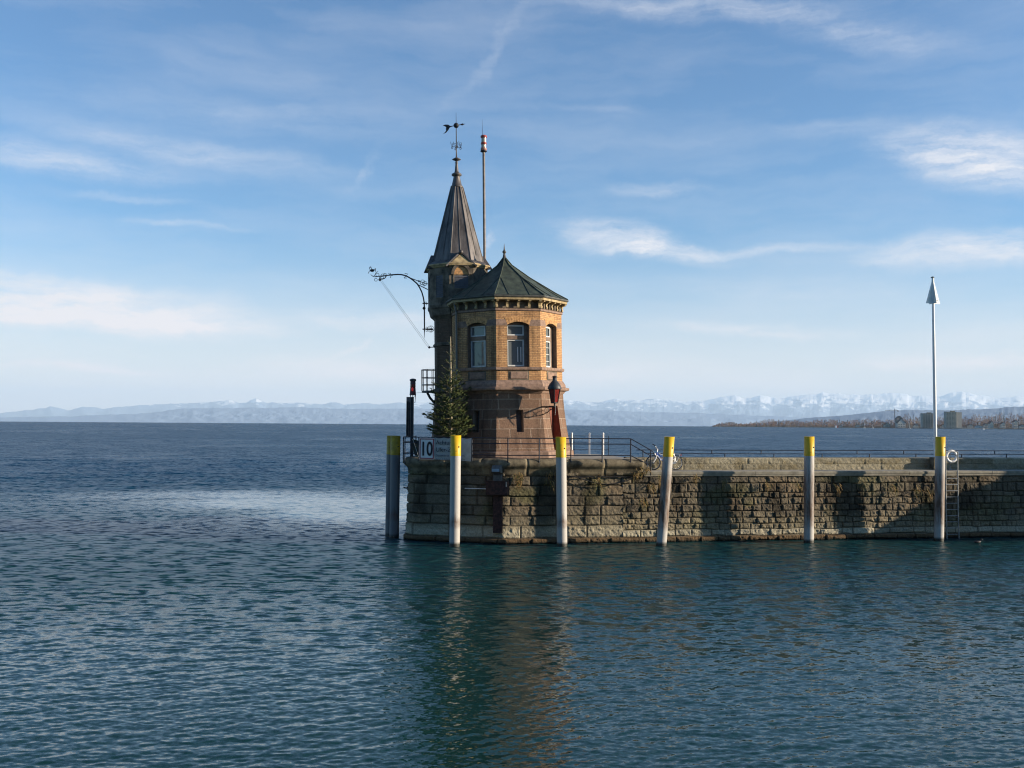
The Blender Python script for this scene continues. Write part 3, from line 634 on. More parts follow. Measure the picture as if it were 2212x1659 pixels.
def stone_field(s0, s1, z0, z1, courses, wmin, wmax, ds, dz, seed, amp=.05, joint=.035, wamp=.02):
    """height and per-stone random over a (s, z) grid"""
    R = np.random.RandomState(seed)
    s = np.arange(s0, s1 + ds, ds); z = np.arange(z0, z1 + dz, dz)
    h = np.zeros((len(z), len(s))); rid = np.zeros_like(h); sedge = np.zeros_like(h)
    cz = np.array(courses)
    for i, zz in enumerate(z):
        c = int(np.clip(np.searchsorted(cz, zz, side='right') - 1, 0, len(cz) - 2))
        Rc = np.random.RandomState(seed * 100 + c)
        wm = (wmin, wmax) if not callable(wmin) else wmin(c)
        J = s0 - Rc.rand() + np.concatenate([[0], np.cumsum(wm[0] + (wm[1] - wm[0]) * Rc.rand(int((s1 - s0 + 3) / wm[0]) + 2))])
        wob = wamp * (vnoise(s * 1.7, s * 0 + c, seed) - .5)
        zlo = cz[c] + wob; zhi = cz[c + 1] + wamp * (vnoise(s * 1.7, s * 0 + c + 1, seed) - .5)
        sw = s + .025 * (vnoise(s * 0 + zz * 4, s * 2, seed + 9) - .5)
        k = np.clip(np.searchsorted(J, sw, side='right') - 1, 0, len(J) - 2)
        ed = np.minimum(np.minimum(sw - J[k], J[k + 1] - sw), np.minimum(zz - zlo, zhi - zz))
        rv = ((k * 7919 + c * 104729 + seed * 31) % 1000) / 1000.0; rid[i] = rv
        rv2 = ((k * 3571 + c * 8117 + seed * 17) % 997) / 997.0
        e = sstep(0.0, joint, ed)
        h[i] = -.04 + e * (.04 + amp * rv2); sedge[i] = e
    SS, ZZ = np.meshgrid(s, z)
    rough = fbm(SS * 7, ZZ * 9, 4, seed) - .5; tool = fbm(SS * 16 + ZZ * 9, ZZ * 6 - SS * 3, 2, seed + 5) - .5
    h += (rough * .062 + tool * .04) * sedge
    return SS, ZZ, h, rid, sedge
def wall_mesh(name, s0, s1, z1, courses, wmin, wmax, seed, ds, dz, parent, joint, big):
    SS, ZZ, h, rid, ed = stone_field(s0, s1, -.7, z1, courses, wmin, wmax, ds, dz, seed, .075, joint, .03 if big else .085)
    off = h + (3.2 - ZZ) * .03 + .12 * sstep(.26, .20, ZZ) - .04
    P = np.zeros(SS.shape + (3,))
    for j in range(SS.shape[1]):
        p, n = path_at(SS[0, j]); P[:, j, 0] = p.x + n.x * off[:, j]; P[:, j, 1] = p.y + n.y * off[:, j]
    P[..., 2] = ZZ
    base = np.array([.175, .145, .10]); alt = np.array([.10, .083, .06]); warm = np.array([.22, .165, .105])
    r1 = rid[..., None]; col = base * (1 - r1) + alt * r1
    n1 = fbm(SS * .9, ZZ * 1.2, 4, seed + 40)[..., None]
    col = col * (1 - sstep(.5, .72, n1) * .75) + warm * sstep(.5, .72, n1) * .75
    moss = np.array([.12, .115, .05]); n2 = fbm(SS * .6, ZZ * .9, 4, seed + 60)[..., None]; col = col * (1 - sstep(.55, .75, n2) * .6) + moss * sstep(.55, .75, n2) * .6
    dark = fbm(SS * 1.4, ZZ * .5, 4, seed + 80)[..., None]; col = col * (1 - .55 * sstep(.5, .7, dark))
    lime = np.array([.42, .375, .27]); zz = ZZ + .12 * (fbm(SS * 1.2, ZZ * 0, 3, seed + 70) - .5)
    lm = (sstep(.22, .27, ZZ) * (sstep(.80, .60, zz) if big else sstep(.66, .5, zz)))[..., None] * (.6 + .4 * (1 - r1)); col = col * (1 - lm) + lime * lm
    lm2 = (sstep(.5, .6, ZZ) * sstep(1.5, .75, zz))[..., None] * .38; col = col * (1 - lm2) + np.array([.36, .31, .20]) * lm2
    wet = sstep(.27, .21, ZZ)[..., None]; col = col * (1 - wet) + np.array([.13, .085, .045]) * wet
    wet = sstep(.14, .03, ZZ)[..., None]; col = col * (1 - wet) + np.array([.025, .024, .018]) * wet
    col = col * (.45 + .55 * ed[..., None])
    return gridmesh(name, P, 'stone', {'tone': col}, True, parent)
mole = thing('harbour_mole', 'long rough stone mole with a rounded head carrying the tower', 'mole', (0, 0, 0))
BIGC = [-.7, .0, .24, .80, 1.23, 1.68, 2.12, 2.61, 3.02, 3.4]
SMC = [-.7, 0, .24, .54, .81, 1.08, 1.38, 1.67, 2.0, 2.24, 2.67, 3.03, 3.4]
wall_mesh('bastion_wall', 0, S_ASH, 3.34, BIGC, .75, 1.9, 11, .04, .028, mole, .045, True)
wall_mesh('mole_wall', S_ASH, S1 + 30, 3.06, SMC, (lambda c: (.8, 1.6) if c >= 10 else ((.5, 1.3) if c in (1, 2) else (.20, .72))), None, 23, .032, .026, mole, .04, False)
wall_mesh('outer_mole_wall', S1 + 30, S1 + 62, 3.06, SMC, .4, .9, 29, .12, .06, mole, .08, False)
def sweep(prof, s0, s1, ds, jl, seed, closed=True, wob=.012):
    """profile [(outward, z)] swept along the path in blocks of about jl metres with open joints"""
    R = np.random.RandomState(seed); m = MB(); s = s0
    while s < s1 - .05:
        e = min(s1, s + jl * (.8 + .4 * R.rand()));
        if s1 - e < .4: e = s1
        k = max(1, int((e - s) / ds)); rings = []; dzz = (R.rand() - .5) * wob; do = (R.rand() - .5) * wob
        for i in range(k + 1):
            q = s + .006 + (e - s - .012) * i / k; p, n = path_at(q)
            rings.append([(p.x + n.x * (o + do), p.y + n.y * (o + do), z + dzz) for o, z in prof])
        np_ = len(prof); vs = [v for r in rings for v in r]
        fs = [(i * np_ + a, (i + 1) * np_ + a, (i + 1) * np_ + (a + 1) % np_, i * np_ + (a + 1) % np_) for i in range(k) for a in range(np_)]
        m.add(vs, fs + [tuple(range(np_)), tuple(range((k) * np_, (k + 1) * np_))[::-1]], closed)
        s = e
    return m
cp = [(-.55, 3.42), (-.55, 3.80), (-.05, 3.82), (.10, 3.80), (.20, 3.73), (.25, 3.62), (.24, 3.52), (.18, 3.44), (.10, 3.38), (.045, 3.30), (.01, 3.18), (-.02, 3.04), (-.3, 3.0)]
sweep(cp, 0, S_END, .12, 1.9, 3).build('coping', 'cementtop', mole)
wp = [(-.9, ZW - .22), (-.9, ZW), (.06, ZW), (.085, ZW - .02), (.085, ZW - .12), (.06, ZW - .125), (.06, ZW - .22)]
sweep(wp, S_END + .05, S1 + 62, .6, 2.4, 4, False).build('walkway_kerb', 'concrete', mole)
def deck():
    m = MB()
    pe, ne = path_at(S_END)
    # platform top
    poly = [path_at(s)[0] - path_at(s)[1] * .5 for s in np.linspace(0, S_END, 60)]
    back = Vector((.10, 1, 0)).normalized()
    poly2 = poly + [pe - NW * 8.2, poly[0] + Vector((2, 0, 0))]
    m.add([(p.x, p.y, ZP - .012) for p in poly2], [tuple(range(len(poly2)))]); m.build('platform', 'paving', mole)
    # end face of the platform + a couple of steps
    st = MB(); a = pe - NW * .5; b = pe - NW * 8.2
    st.add([(a.x, a.y, ZW - .3), (b.x, b.y, ZW - .3), (b.x, b.y, ZP - .014), (a.x, a.y, ZP - .014)], [(0, 1, 2, 3)])
    for k in (1, 2):
        c = pe - NW * (1.0) + UW * (.15 + .3 * (k - 1)); st.box((c.x, c.y, ZW + (.56 - .19 * k) / 2), (.3, 1.0, .56 - .19 * k), radians(10.3))
    st.build('step', 'cementtop', mole)
    # walkway surface
    wk = MB(); q0 = pe - NW * .88; q1 = q0 + UW * 62; d = -NW * 1.0
    wk.add([(v.x, v.y, ZW - .006) for v in (q0, q1, q1 + d, q0 + d)], [(0, 1, 2, 3)]); wk.build('walkway', 'concrete', mole)
deck()
PAR = 1.75            # parapet face behind the kerb line
def parapet():
    s0, s1 = S_END - .2, S1 + 36
    SS, ZZ, h, rid, ed = stone_field(s0, s1, ZW - .1, 3.80, [ZW - .2, ZW + .26, 3.9], .8, 1.9, .05, .03, 51, .02, .02)
    top = sstep(3.76, 3.84, ZZ)
    P = np.zeros((SS.shape[0] + 2, SS.shape[1], 3)); col = np.zeros_like(P)
    for j in range(SS.shape[1]):
        p = C1 + UW * (SS[0, j] - S1) - NW * PAR
        for i in range(SS.shape[0]):
            o = h[i, j] * .7 - (.05 if i == SS.shape[0] - 1 else 0); P[i, j] = (p.x + NW.x * o, p.y + NW.y * o, ZZ[i, j])
        for k, (bk, zz) in enumerate(((.65, 3.83), (.75, 2.5))): P[SS.shape[0] + k, j] = (p.x - NW.x * bk, p.y - NW.y * bk, zz)
    n1 = fbm(SS * 2.5, ZZ * 5, 4, 91)[..., None]; c = np.array([.30, .265, .185]) * (.75 + .35 * rid[..., None]); dk = sstep(.45, .7, n1); c = c * (1 - .5 * dk) + np.array([.16, .125, .06]) * .5 * dk
    col[:-2] = c; col[-2:] = c[-1]
    gridmesh('parapet', P, 'stone', {'tone': col}, True, mole)
    p = C1 + UW * (S_END - .2 - S1) - NW * (PAR + .35); 
parapet()

# steel channel, junction box and wall lamp on the shaded corner of the bastion
def wall_point(x, y, off=0.0):
    """point on the wall (right face left of the ashlar end / left face) seen at view x,y"""
    d = ray(x, y)
    for (o, n) in ((C1, NW), (C1, Vector((-UL.y, UL.x, 0)) * -1)):
        pass
    nl = Vector((-sin(AL), -cos(AL), 0))
    res = []
    for n in (NW, nl):
        t = (C1 - EYE).dot(n) / d.dot(n); res.append(EYE + d * t)
    q = res[0] if x >= 1088 else res[1]
    n = NW if x >= 1088 else nl
    return q + n * off, n
rzR, rzL = radians(10.3), -AL
def corner_things():
    p, n = wall_point(1079, 1110, .30); pt, _ = wall_point(1079, 1069, .30); pb, _ = wall_point(1079, 1150, .30)
    t = thing('steel_channel', 'dark steel channel fixed to the bastion corner below the rusty box', 'channel', (p.x, p.y, pb.z), rzL)
    H = pt.z - pb.z
    MB().box((0, 0, H / 2), (.36, .05, H)).box((-.18, .06, H / 2), (.05, .16, H)).box((.18, .06, H / 2), (.05, .16, H)).build('channel', 'rust', t)
    a, n = wall_point(1080, 1053, .36)
    t = thing('junction_box', 'rusty red steel box on the bastion wall under the grey lamp', 'box', (a.x, a.y, a.z), rzL)
    MB().box((0, 0, 0), (1.0, .34, .64)).build('housing', 'rust', t, bevel=.02); MB().box((.47, -.19, .18), (.05, .04, .22)).build('hinge', 'greysteel', t)
    MB().box((0, -.175, .30), (1.04, .03, .05)).build('rim', 'rust', t)
    b, n = wall_point(1079.5, 1015, .30)
    t = thing('wall_lamp', 'grey steel lamp with blue glass hanging under the coping', 'lamp', (b.x, b.y, b.z), rzL)
    MB().box((0, 0, -.36), (.40, .16, .34)).build('bracket', MT['lampgrey'], t, bevel=.01)
    m = MB(); m.prism([(-.2, -.16, -.12), (-.2, -.30, -.05), (-.2, -.30, .08), (-.2, -.18, .22), (-.2, .1, .22), (-.2, .1, -.12)], (0, 0, 0), (.40, 0, 0)); m.build('housing', MT['lampgrey'], t, bevel=.01)
    MB().box((0, -.31, .01), (.34, .02, .13)).build('glass', pm('blue_lamp_glass', (.22, .34, .45), .15, .1, 4), t)
    MB().box((0, -.06, -.17), (.30, .22, .06)).build('shade', 'iron', t)
    c, n = wall_point(1029, 1055, .16)
    t = thing('white_rod', 'thin white horizontal rod on the shaded bastion wall', 'rod', c, rzL)
    MB().tube([(-.5, 0, 0), (.52, 0, 0)], .018, 6).build('rod', 'white', t)
    for k in (-.3, .35): MB().tube([(k, 0, 0), (k, .2, 0)], .012, 5).build('bracket', 'iron', t)
    # cable run under the coping
    pts = []
    for s in np.linspace(S1 + 2.2, S_END + .3, 26):
        q, n = path_at(s); pts.append((q.x + n.x * .10, q.y + n.y * .10, 2.99 - .012 * sin(s * 9)))
    t = MB().tube(pts, .028, 6).build('cable_conduit', 'iron'); tag(t, 'thin dark conduit running under the bastion coping', 'conduit')
    q0, n = path_at(S_END - 3.1); q1, _ = path_at(S_END - .4)  # dark tube laid where the railing casts its sagging shadow line
    pts = [q0.lerp(q1, k / 16) + n * .20 + Vector((0, 0, 2.97 - .30 * sin(pi * k / 16) ** 1.0)) for k in range(17)]
    t = MB().tube(pts, .022, 6).build('hanging_chain_shadow', 'iron'); tag(t, 'dark tube standing for a sagging railing shadow on the stone blocks left of the bicycle', 'chain_shadow')
corner_things()

# hanging dry grass and moss on the wall
def wall_plants():
    R = np.random.RandomState(8); V = []; T = []
    spots = [(1121, 1027, 30, .30), (1118, 1040, 22, .25), (1392, 1012, 22, .32), (1372, 1022, 18, .25), (1290, 1036, 14, .3), (1424, 1032, 16, .4), (1404, 1048, 16, .35), (1386, 1080, 16, .3), (1500, 1030, 14, .25), (1560, 1040, 10, .2), (1655, 1045, 14, .3), (1720, 1046, 14, .3), (1805, 1050, 14, .3), (1925, 1052, 14, .3), (1980, 1056, 12, .3), (1192, 1020, 14, .4), (1187, 1040, 14, .3), (2000, 1062, 14, .4), (1860, 1045, 12, .3)]
    for (x, y, cnt, sp) in spots:
        p, n = wall_point(x, y, .12)
        for k in range(int(cnt * 1.8)):
            a = p + Vector((R.normal() * sp * .35, 0, R.normal() * .10)) + n * (.03 * R.rand())
            L = .10 + .42 * R.rand() ** 2; b = a + Vector((R.normal() * .07, 0, -L)) + n * (.10 * R.rand()); c = (a + b) * .5 + n * (.08 + .08 * R.rand()); w = .006 + .008 * R.rand()
            e = UW * w
            V += [a - e, a + e, c + e, c - e, c - e, c + e, b + e * .3, b - e * .3]
            tone = np.array([.26, .17, .07]) * (.5 + .9 * R.rand()) if R.rand() < .65 else np.array([.10, .10, .035]) * (.6 + .8 * R.rand())
            T += [tone] * 8
    V = np.array([tuple(v) for v in V]); o = trimesh('wall_plants', V, np.arange(len(V)).reshape(-1, 4), attrmat('dry_grass', 'tone', .9, 8, 0, .2), np.array(T))
    o['label'] = 'dry brown grass and moss hanging from the joints of the mole wall'; o['category'] = 'wall plants'; kind(o, 'stuff')
wall_plants()

# ================================================================== RAILINGS
def rail_thing(name, label, posts, rails, mat, r_post=.027, r_rail=.023, sub=True, cat='railing'):
    base = Vector(posts[0][0]); t = thing(name, label, cat, base)
    for a, b in posts: MB().tube([Vector(a) - base, Vector(b) - base], r_post, 6).build('post', mat, t)
    for pl in rails: MB().tube([Vector(p) - base for p in pl], r_rail, 6).build('rail', mat, t)
    return t
def front_rail():
    # positions along the right face by view column
    ln = lambda x: (C1 + UW * (s_of_view(x) - S1) + NW * .22)
    posts = []; tops = []
    xs = [1094.4, 1162, 1230.4, 1297.6, 1359]
    P = [ln(x) for x in xs]
    hz = [4.75, 4.50, 3.98]
    pl, nl = wall_point(1022.7, 990, .20)
    pl.z = 0
    pts = [pl] + P
    for q in pts: posts.append(((q.x, q.y, 3.52), (q.x, q.y, hz[0])))
    end = ln(1402); endtop = at(1402, 972, end.y).z
    posts.append(((end.x, end.y, ZW - .18), (end.x, end.y, endtop)))
    rails = []
    for h, he in zip(hz, (endtop, endtop - .27, endtop - .72)):
        rails.append([(q.x, q.y, h) for q in pts] + [(end.x, end.y, he)])
    cur = [(end.x, end.y, endtop), (end.x + .12, end.y + .02, endtop - .1), (end.x + .2, end.y + .03, endtop - .28)]
    rails[0] += cur[1:]
    rail_thing('front_railing', 'dark blue railing along the front of the bastion, sloping down at the steps', posts, rails, 'bluerail')
    # left part with the banner, turning the corner
    nl2 = Vector((-sin(AL), -cos(AL), 0))
    q = [wall_point(x, 990, .20)[0] for x in (1021.5, 965, 908)]
    cor, _ = wall_point(877.4, 990, .16); c2 = cor + Vector((-.02, 1.1, 0)); c2 = Vector((at(871.5, 960, cor.y + 1.2).x, cor.y + 1.2, 0)); c3 = c2 + Vector((.35, 2.6, 0))
    pts = q + [cor, c2, c3]; posts = [((v.x, v.y, 3.5), (v.x, v.y, 4.75)) for v in pts[1:]]
    rail_thing('corner_railing', 'dark blue railing round the left corner of the bastion behind the banner', posts, [[(v.x, v.y, h) for v in pts] for h in hz], 'bluerail', .026, .02)
    # rear railing of the platform
    R0 = C1 - NW * 7.2; xsr = [1180, 1240, 1314.7, 1390]
    def lr(x):
        d = ray(x, 960); k = (R0.y * d.x - R0.x * d.y) / (UW.x * d.y - UW.y * d.x); return R0 + UW * k
    P = [lr(x) for x in xsr[:3]]
    posts = [((v.x, v.y, 3.7), (v.x, v.y, 4.78)) for v in P]
    rail_thing('rear_railing', 'thin dark railing on the far side of the bastion right of the tower', posts, [[(v.x, v.y, h) for v in P] for h in (4.78, 4.45, 4.05)], 'bluerail', .018, .014)
    for i, (x, yt) in enumerate(((1230.6, 936), (1268, 936), (1297.6, 936))):
        v = lr(x) + NW * .5; zt = at(x, yt, v.y).z
        t = thing('white_stake', ['white stake on the far platform edge nearest the tower', 'white stake standing clear between two railing posts on the platform', 'white stake hidden up to its tip by a front railing post'][i], 'stake', (v.x, v.y, ZP - .02), 0, 'white stakes on the far platform edge')
        MB().tube([(0, 0, 0), (0, 0, zt - ZP)], .045, 8).build('pole', 'white', t); MB().lathe([(.05, 0), (.05, .05), (.02, .08)], 8, (0, 0, zt - ZP - .02)).build('cap', 'white', t)
    # low double rail behind the parapet
    B0 = C1 - NW * (PAR + .55)
    def lb(x):
        d = ray(x, 975); k = (B0.y * d.x - B0.x * d.y) / (UW.x * d.y - UW.y * d.x); return B0 + UW * k
    a = lb(1375); b = lb(1375) + UW * 34
    za = at(1600, 972.4, lb(1600).y).z; zb = at(1600, 980.2, lb(1600).y).z
    posts = []; v = lb(1389)
    posts.append(((v.x, v.y, 3.8), (v.x, v.y, za)))
    k = 0; w0 = lb(1458)
    while k < 10:
        w = w0 + UW * (2.58 * k); posts.append(((w.x, w.y, 3.80), (w.x, w.y, zb)))
        w = w + UW * 1.9; posts.append(((w.x, w.y, zb), (w.x, w.y, za))); k += 1
    rail_thing('parapet_railing', 'low double rail along the top of the mole parapet', posts, [[(a.x, a.y, za), (b.x, b.y, za)], [(a.x + .45, a.y + .08, zb), (b.x, b.y, zb)]], 'bluerail', .026, .02)
front_rail()

# banner, speed sign, tarpaulin
def text(body, size, loc, rz, mat, parent, name='lettering', sx=1.0, bold=0.0, align='LEFT'):
    cu = bpy.data.curves.new(name, 'FONT'); cu.body = body; cu.size = size; cu.extrude = .002; cu.offset = bold; cu.align_x = align
    cu.materials.append(MT[mat]); o = bpy.data.objects.new(name, cu); COL.objects.link(o); o.parent = parent
    o.location = loc; o.rotation_euler = (pi / 2, 0, rz); o.scale = (sx, 1, 1)
    bpy.context.view_layer.update(); me = bpy.data.meshes.new_from_object(o.evaluated_get(bpy.context.evaluated_depsgraph_get())); bpy.data.objects.remove(o)
    o = bpy.data.objects.new(name, me); COL.objects.link(o); o.parent = parent; o.location = loc; o.rotation_euler = (pi / 2, 0, rz); o.scale = (sx, 1, 1); return o
def banners():
    a, n = wall_point(943.6, 992, .27); b, _ = wall_point(1022.2, 992, .27); L = (b - a).length; zt = at(980, 945.6, a.y).z; zb = at(980, 995.5, a.y).z; H = zt - zb
    t = thing('warning_banner', 'white cloth banner warning of the shore zone, tied to the railing', 'banner', (a.x, a.y, zb), rzL)
    g = np.zeros((12, 40, 3))
    for i in range(12):
        for j in range(40):
            u = j / 39; v = i / 11
            sag = .05 * sin(pi * u * 2) * v + .018 * sin(u * 31)
            g[i, j] = (L * u, .014 * sin(u * 17 + v * 3) + .010 * sin(v * 9 + u * 5), H * v - (.035 * sin(u * pi * 4) ** 2 if i == 11 else 0) + (.06 * (1 - u) if i == 0 else 0))
    gridmesh('cloth', g, 'banner', None, True, t)
    text('Achtung', .27, (.07, -.06, H - .31), 0, 'black', t); text('Ufer-Zone!', .27, (.07, -.06, H - .63), 0, 'black', t)
    text('Seewärts bis 300 m', .145, (.08, -.06, H - .85), 0, 'greyprint', t, sx=1.22); text('nur 10 km/h erlaubt', .145, (.08, -.06, H - 1.02), 0, 'greyprint', t, sx=1.2)
    a, n = wall_point(910.5, 990, .29); b, _ = wall_point(943.2, 990, .29); L = (b - a).length; zt = at(927, 946, a.y).z; zb = at(927, 992, a.y).z; H = zt - zb
    t = thing('speed_sign', 'square white sign with red border and black number ten', 'sign', (a.x, a.y, zb), rzL)
    m = MB(); m.box((L / 2, 0, H / 2), (L, .02, H)); m.build('board', 'white', t, bevel=.005)
    f = MB(); w = .045; e = .025
    f.box((L / 2, -.014, e + w / 2), (L - 2 * e, .008, w)).box((L / 2, -.014, H - e - w / 2), (L - 2 * e, .008, w)).box((e + w / 2, -.014, H / 2), (w, .008, H - 2 * e - 2 * w)).box((L - e - w / 2, -.014, H / 2), (w, .008, H - 2 * e - 2 * w))
    f.build('border', 'redprint', t)
    text('10', .90, (L / 2 - .01, -.03, H * .185), 0, 'black', t, 'numeral', .70, .014, 'CENTER')
    # tarpaulin
    p1, n = wall_point(894.5, 948, .12); p2, _ = wall_point(908.5, 953, .12); p3, _ = wall_point(908.5, 986, .16); p4, _ = wall_point(895, 981, .12)
    g = np.zeros((8, 8, 3))
    for i in range(8):
        for j in range(8):
            u, v = j / 7, i / 7; q = (p1 * (1 - u) + p2 * u) * (1 - v) + (p4 * (1 - u) + p3 * u) * v; q = q + n * (.03 * sin(7 * u + 5 * v)); g[i, j] = q
    o = gridmesh('tarpaulin', g, 'tarp'); tag(o, 'dark green tarpaulin hung on the railing left of the speed sign', 'tarpaulin')
    o = MB().tube([p1 + n * .06, p3 + n * .08], .012, 5).build('tarpaulin_cord', 'banner'); o.parent = bpy.data.objects['tarpaulin']
    o['label'] = 'pale cord across the dark tarpaulin'
banners()

# wire ladder hanging left of the bastion
def wire_ladder():
    a = at(873, 998, 48.4); b = at(884, 1052, 48.4); z1 = a.z; z0 = at(873, 1053, 48.4).z
    t = thing('wire_ladder', 'thin wire ladder hanging from the left corner railing', 'ladder', (a.x, 48.4, z0))
    H = z1 - z0
    MB().tube([(0, 0, 0), (0, 0, H)], .008, 5).build('wire', 'greysteel', t); MB().tube([(.2, 0, 0), (.2, 0, H)], .008, 5).build('wire', 'greysteel', t)
    for k in range(6): MB().tube([(0, 0, H * (k + .5) / 6.5), (.2, 0, H * (k + .5) / 6.5)], .006, 5).build('rung', 'greysteel', t)
    MB().tube([(-.02, 0, .0), (.12, 0, -.02), (.26, 0, .02), (.30, 0, .06)], .03, 6).torus((.24, 0, -.03), .09, .018).build('hook', 'darkgrey', t)
wire_ladder()

# ================================================================== MOORING POSTS
def post(xt, yt, xb, yb, yy, wv, Y, mat, label, name='mooring_post', zc=None):
    pb = at(xb, yb, Y); k = -pb.z; pb = Vector((pb.x, Y, 0)); pt = at(xt, yt, Y); r = wv / 2 * Y / F
    t = thing(name, label, 'mooring post', (pb.x, Y, 0), 0, 'yellow topped mooring posts')
    top = pt - pb; zy = at(xt, yy, Y).z / pt.z
    P = lambda f, rr: top * f
    m = MB(); nn = 24
    def ring(f, r_): return [top * f + Vector((cos(2 * pi * j / nn) * r_, sin(2 * pi * j / nn) * r_, 0)) for j in range(nn)]
    fr = [-.25] + [zy * i / 12 for i in range(13)]
    vs = [v for f in fr for v in ring(f, r)]; m.add(vs, [(i * nn + j, i * nn + (j + 1) % nn, (i + 1) * nn + (j + 1) % nn, (i + 1) * nn + j) for i in range(len(fr) - 1) for j in range(nn)], True)
    m.build('pipe', mat, t)
    m = MB(); fr = [zy, 1.0]; vs = [v for f in fr for v in ring(f, r * 1.012)] + ring(1.0, r * .93) + ring(.985, r * .93)
    m.add(vs, [(i * nn + j, i * nn + (j + 1) % nn, (i + 1) * nn + (j + 1) % nn, (i + 1) * nn + j) for i in range(3) for j in range(nn)], True); m.add(ring(.985, r * .93), [tuple(range(nn))])
    m.build('yellow_band', 'shadedyellow' if mat == 'postshaded' else 'yellow', t)
    e = top * ((zy + 1) / 2) + Vector((sin(.7) * r * 1.0, -cos(.7) * r * 1.0, -.05)); MB().sphere(e, .035, 8, 6).build('bolt', 'iron', t)
    return t
post(846.6, 941, 843, 1166, 981.5, 22, 49.0, 'postshaded', 'shaded mooring post behind its twin, at the far left of the mole')
post(854.6, 941.6, 851.3, 1167.8, 983, 21, 48.45, 'postshaded', 'shaded mooring post in front of its twin, at the far left of the mole')
post(984.6, 940.6, 981.9, 1178, 984.7, 22.6, 45.25, 'postwhite', 'clean white mooring post with yellow top, in front of the banner')
post(1211.5, 944, 1214.2, 1177, 988, 22.4, 45.6, 'postwhite', 'mooring post with yellow top below the red lantern')
post(1446, 943.5, 1428.6, 1176, 986.5, 22, 46.0, 'postrust', 'slanting rusty mooring post in front of the bicycle')
post(1748, 943, 1747, 1169, 984.7, 21.4, 47.55, 'postrust', 'rust streaked mooring post standing alone between bicycle and ladder')
post(2031.3, 943.5, 2028.2, 1163, 985, 20.3, 48.75, 'postrust', 'rusty mooring post beside the ladder and life ring')

# ================================================================== TOWER
TY = 50.3; T0 = at(1094.5, 985, TY); T0.z = ZP - .02
tower = thing('stone_tower', 'octagonal brick tower with green roof and a spired stair turret', 'tower', T0); LEAN = -.019
tower.rotation_euler = (0, LEAN, 0)
def lz(x, y, Y): return at(x, y, Y).z - T0.z
A0 = radians(-8.5)                       # vertex azimuth (from camera side, + to the right)
def ov(R, k, z, c=(0, 0), a0=A0): a = a0 + k * pi / 4; return Vector((c[0] + R * sin(a), c[1] - R * cos(a), z))
YF = 47.7; Z = {}
for nm, y in dict(gut_t=638.6, gut_b=643.5, fas_b=649, cor_b=665.5, mou_b=671.5, arch=694.8, spring=701.5, sill=792.8, sillb=800, pan_t=801.5, pan_b=820, str_b=836.5, led_b=843.5, trb=724, tra=732.5, lint=690, lintb=703.5).items(): Z[nm] = lz(1122, y, YF)
RW, RE = 2.79, 3.10
def oct_shell(m, prof, c=(0, 0), a0=A0, faces=range(8), uv=True, cap=False):
    """prof: [(R, z)] from bottom to top; octagonal skin, UV in metres"""
    for k in faces:
        for (r1, z1), (r2, z2) in zip(prof[:-1], prof[1:]):
            w1, w2 = r1 * .7654, r2 * .7654
            vs = [ov(r1, k, z1, c, a0), ov(r1, k + 1, z1, c, a0), ov(r2, k + 1, z2, c, a0), ov(r2, k, z2, c, a0)]
            o = k * 2.31
            m.add(vs, [(0, 1, 2, 3)], False, [[(o - w1 / 2, z1), (o + w1 / 2, z1), (o + w2 / 2, z2), (o - w2 / 2, z2)]] if uv else None)
    if cap:
        for (r, z, fl) in ((prof[0][0], prof[0][1], True), (prof[-1][0], prof[-1][1], False)):
            q = [ov(r, k, z, c, a0) for k in range(8)]; m.add(q, [tuple(range(8))[::-1] if fl else tuple(range(8))], False, [[(0, 0)] * 8] if uv else None)
    return m
def oct_band(name, prof, mat, c=(0, 0), a0=A0, parent=None):
    """closed ring body with solid section: prof goes round"""
    m = MB(); oct_shell(m, prof, c, a0, uv=False, cap=True); return m.build(name, mat, parent or tower)
class Face:
    """local frame of octagon face k (between vertices k and k+1) at circumradius R"""
    def __init__(s, R, k, c=(0, 0), a0=A0):
        am = a0 + (k + .5) * pi / 4; s.n = Vector((sin(am), -cos(am), 0)); s.u = Vector((cos(am), sin(am), 0)); s.o = Vector((c[0], c[1], 0)) + s.n * R * cos(pi / 8); s.w = R * .7654; s.am = am
    def p(s, u, z, d=0.0): return s.o + s.u * u + s.n * d + Vector((0, 0, z))
def arch_pts(w, zs, za, n=10):
    return [(-w / 2 + w * i / n, zs + (za - zs) * (1 - (2 * i / n - 1) ** 2) ** .5 if False else zs + (za - zs) * (1 - (2 * i / n - 1) ** 2)) for i in range(n + 1)]
def pierced(m, f, z0, z1, w, zb, zs, za, depth, off=0.0):
    """wall face with an arched opening and reveals"""
    q = lambda u, z, d=0: f.p(u, z, d + off); H = f.w / 2
    def quad(a, b, c_, d_): m.add([q(*a), q(*b), q(*c_), q(*d_)], [(0, 1, 2, 3)], False, [[(a[0] + f.am * 9, a[1]), (b[0] + f.am * 9, b[1]), (c_[0] + f.am * 9, c_[1]), (d_[0] + f.am * 9, d_[1])]])
    quad((-H, z0), (-w / 2, z0), (-w / 2, z1), (-H, z1)); quad((w / 2, z0), (H, z0), (H, z1), (w / 2, z1))
    if zb > z0: quad((-w / 2, z0), (w / 2, z0), (w / 2, zb), (-w / 2, zb))
    A = arch_pts(w, zs, za)
    for a, b in zip(A[:-1], A[1:]): quad(a, b, (b[0], z1), (a[0], z1))
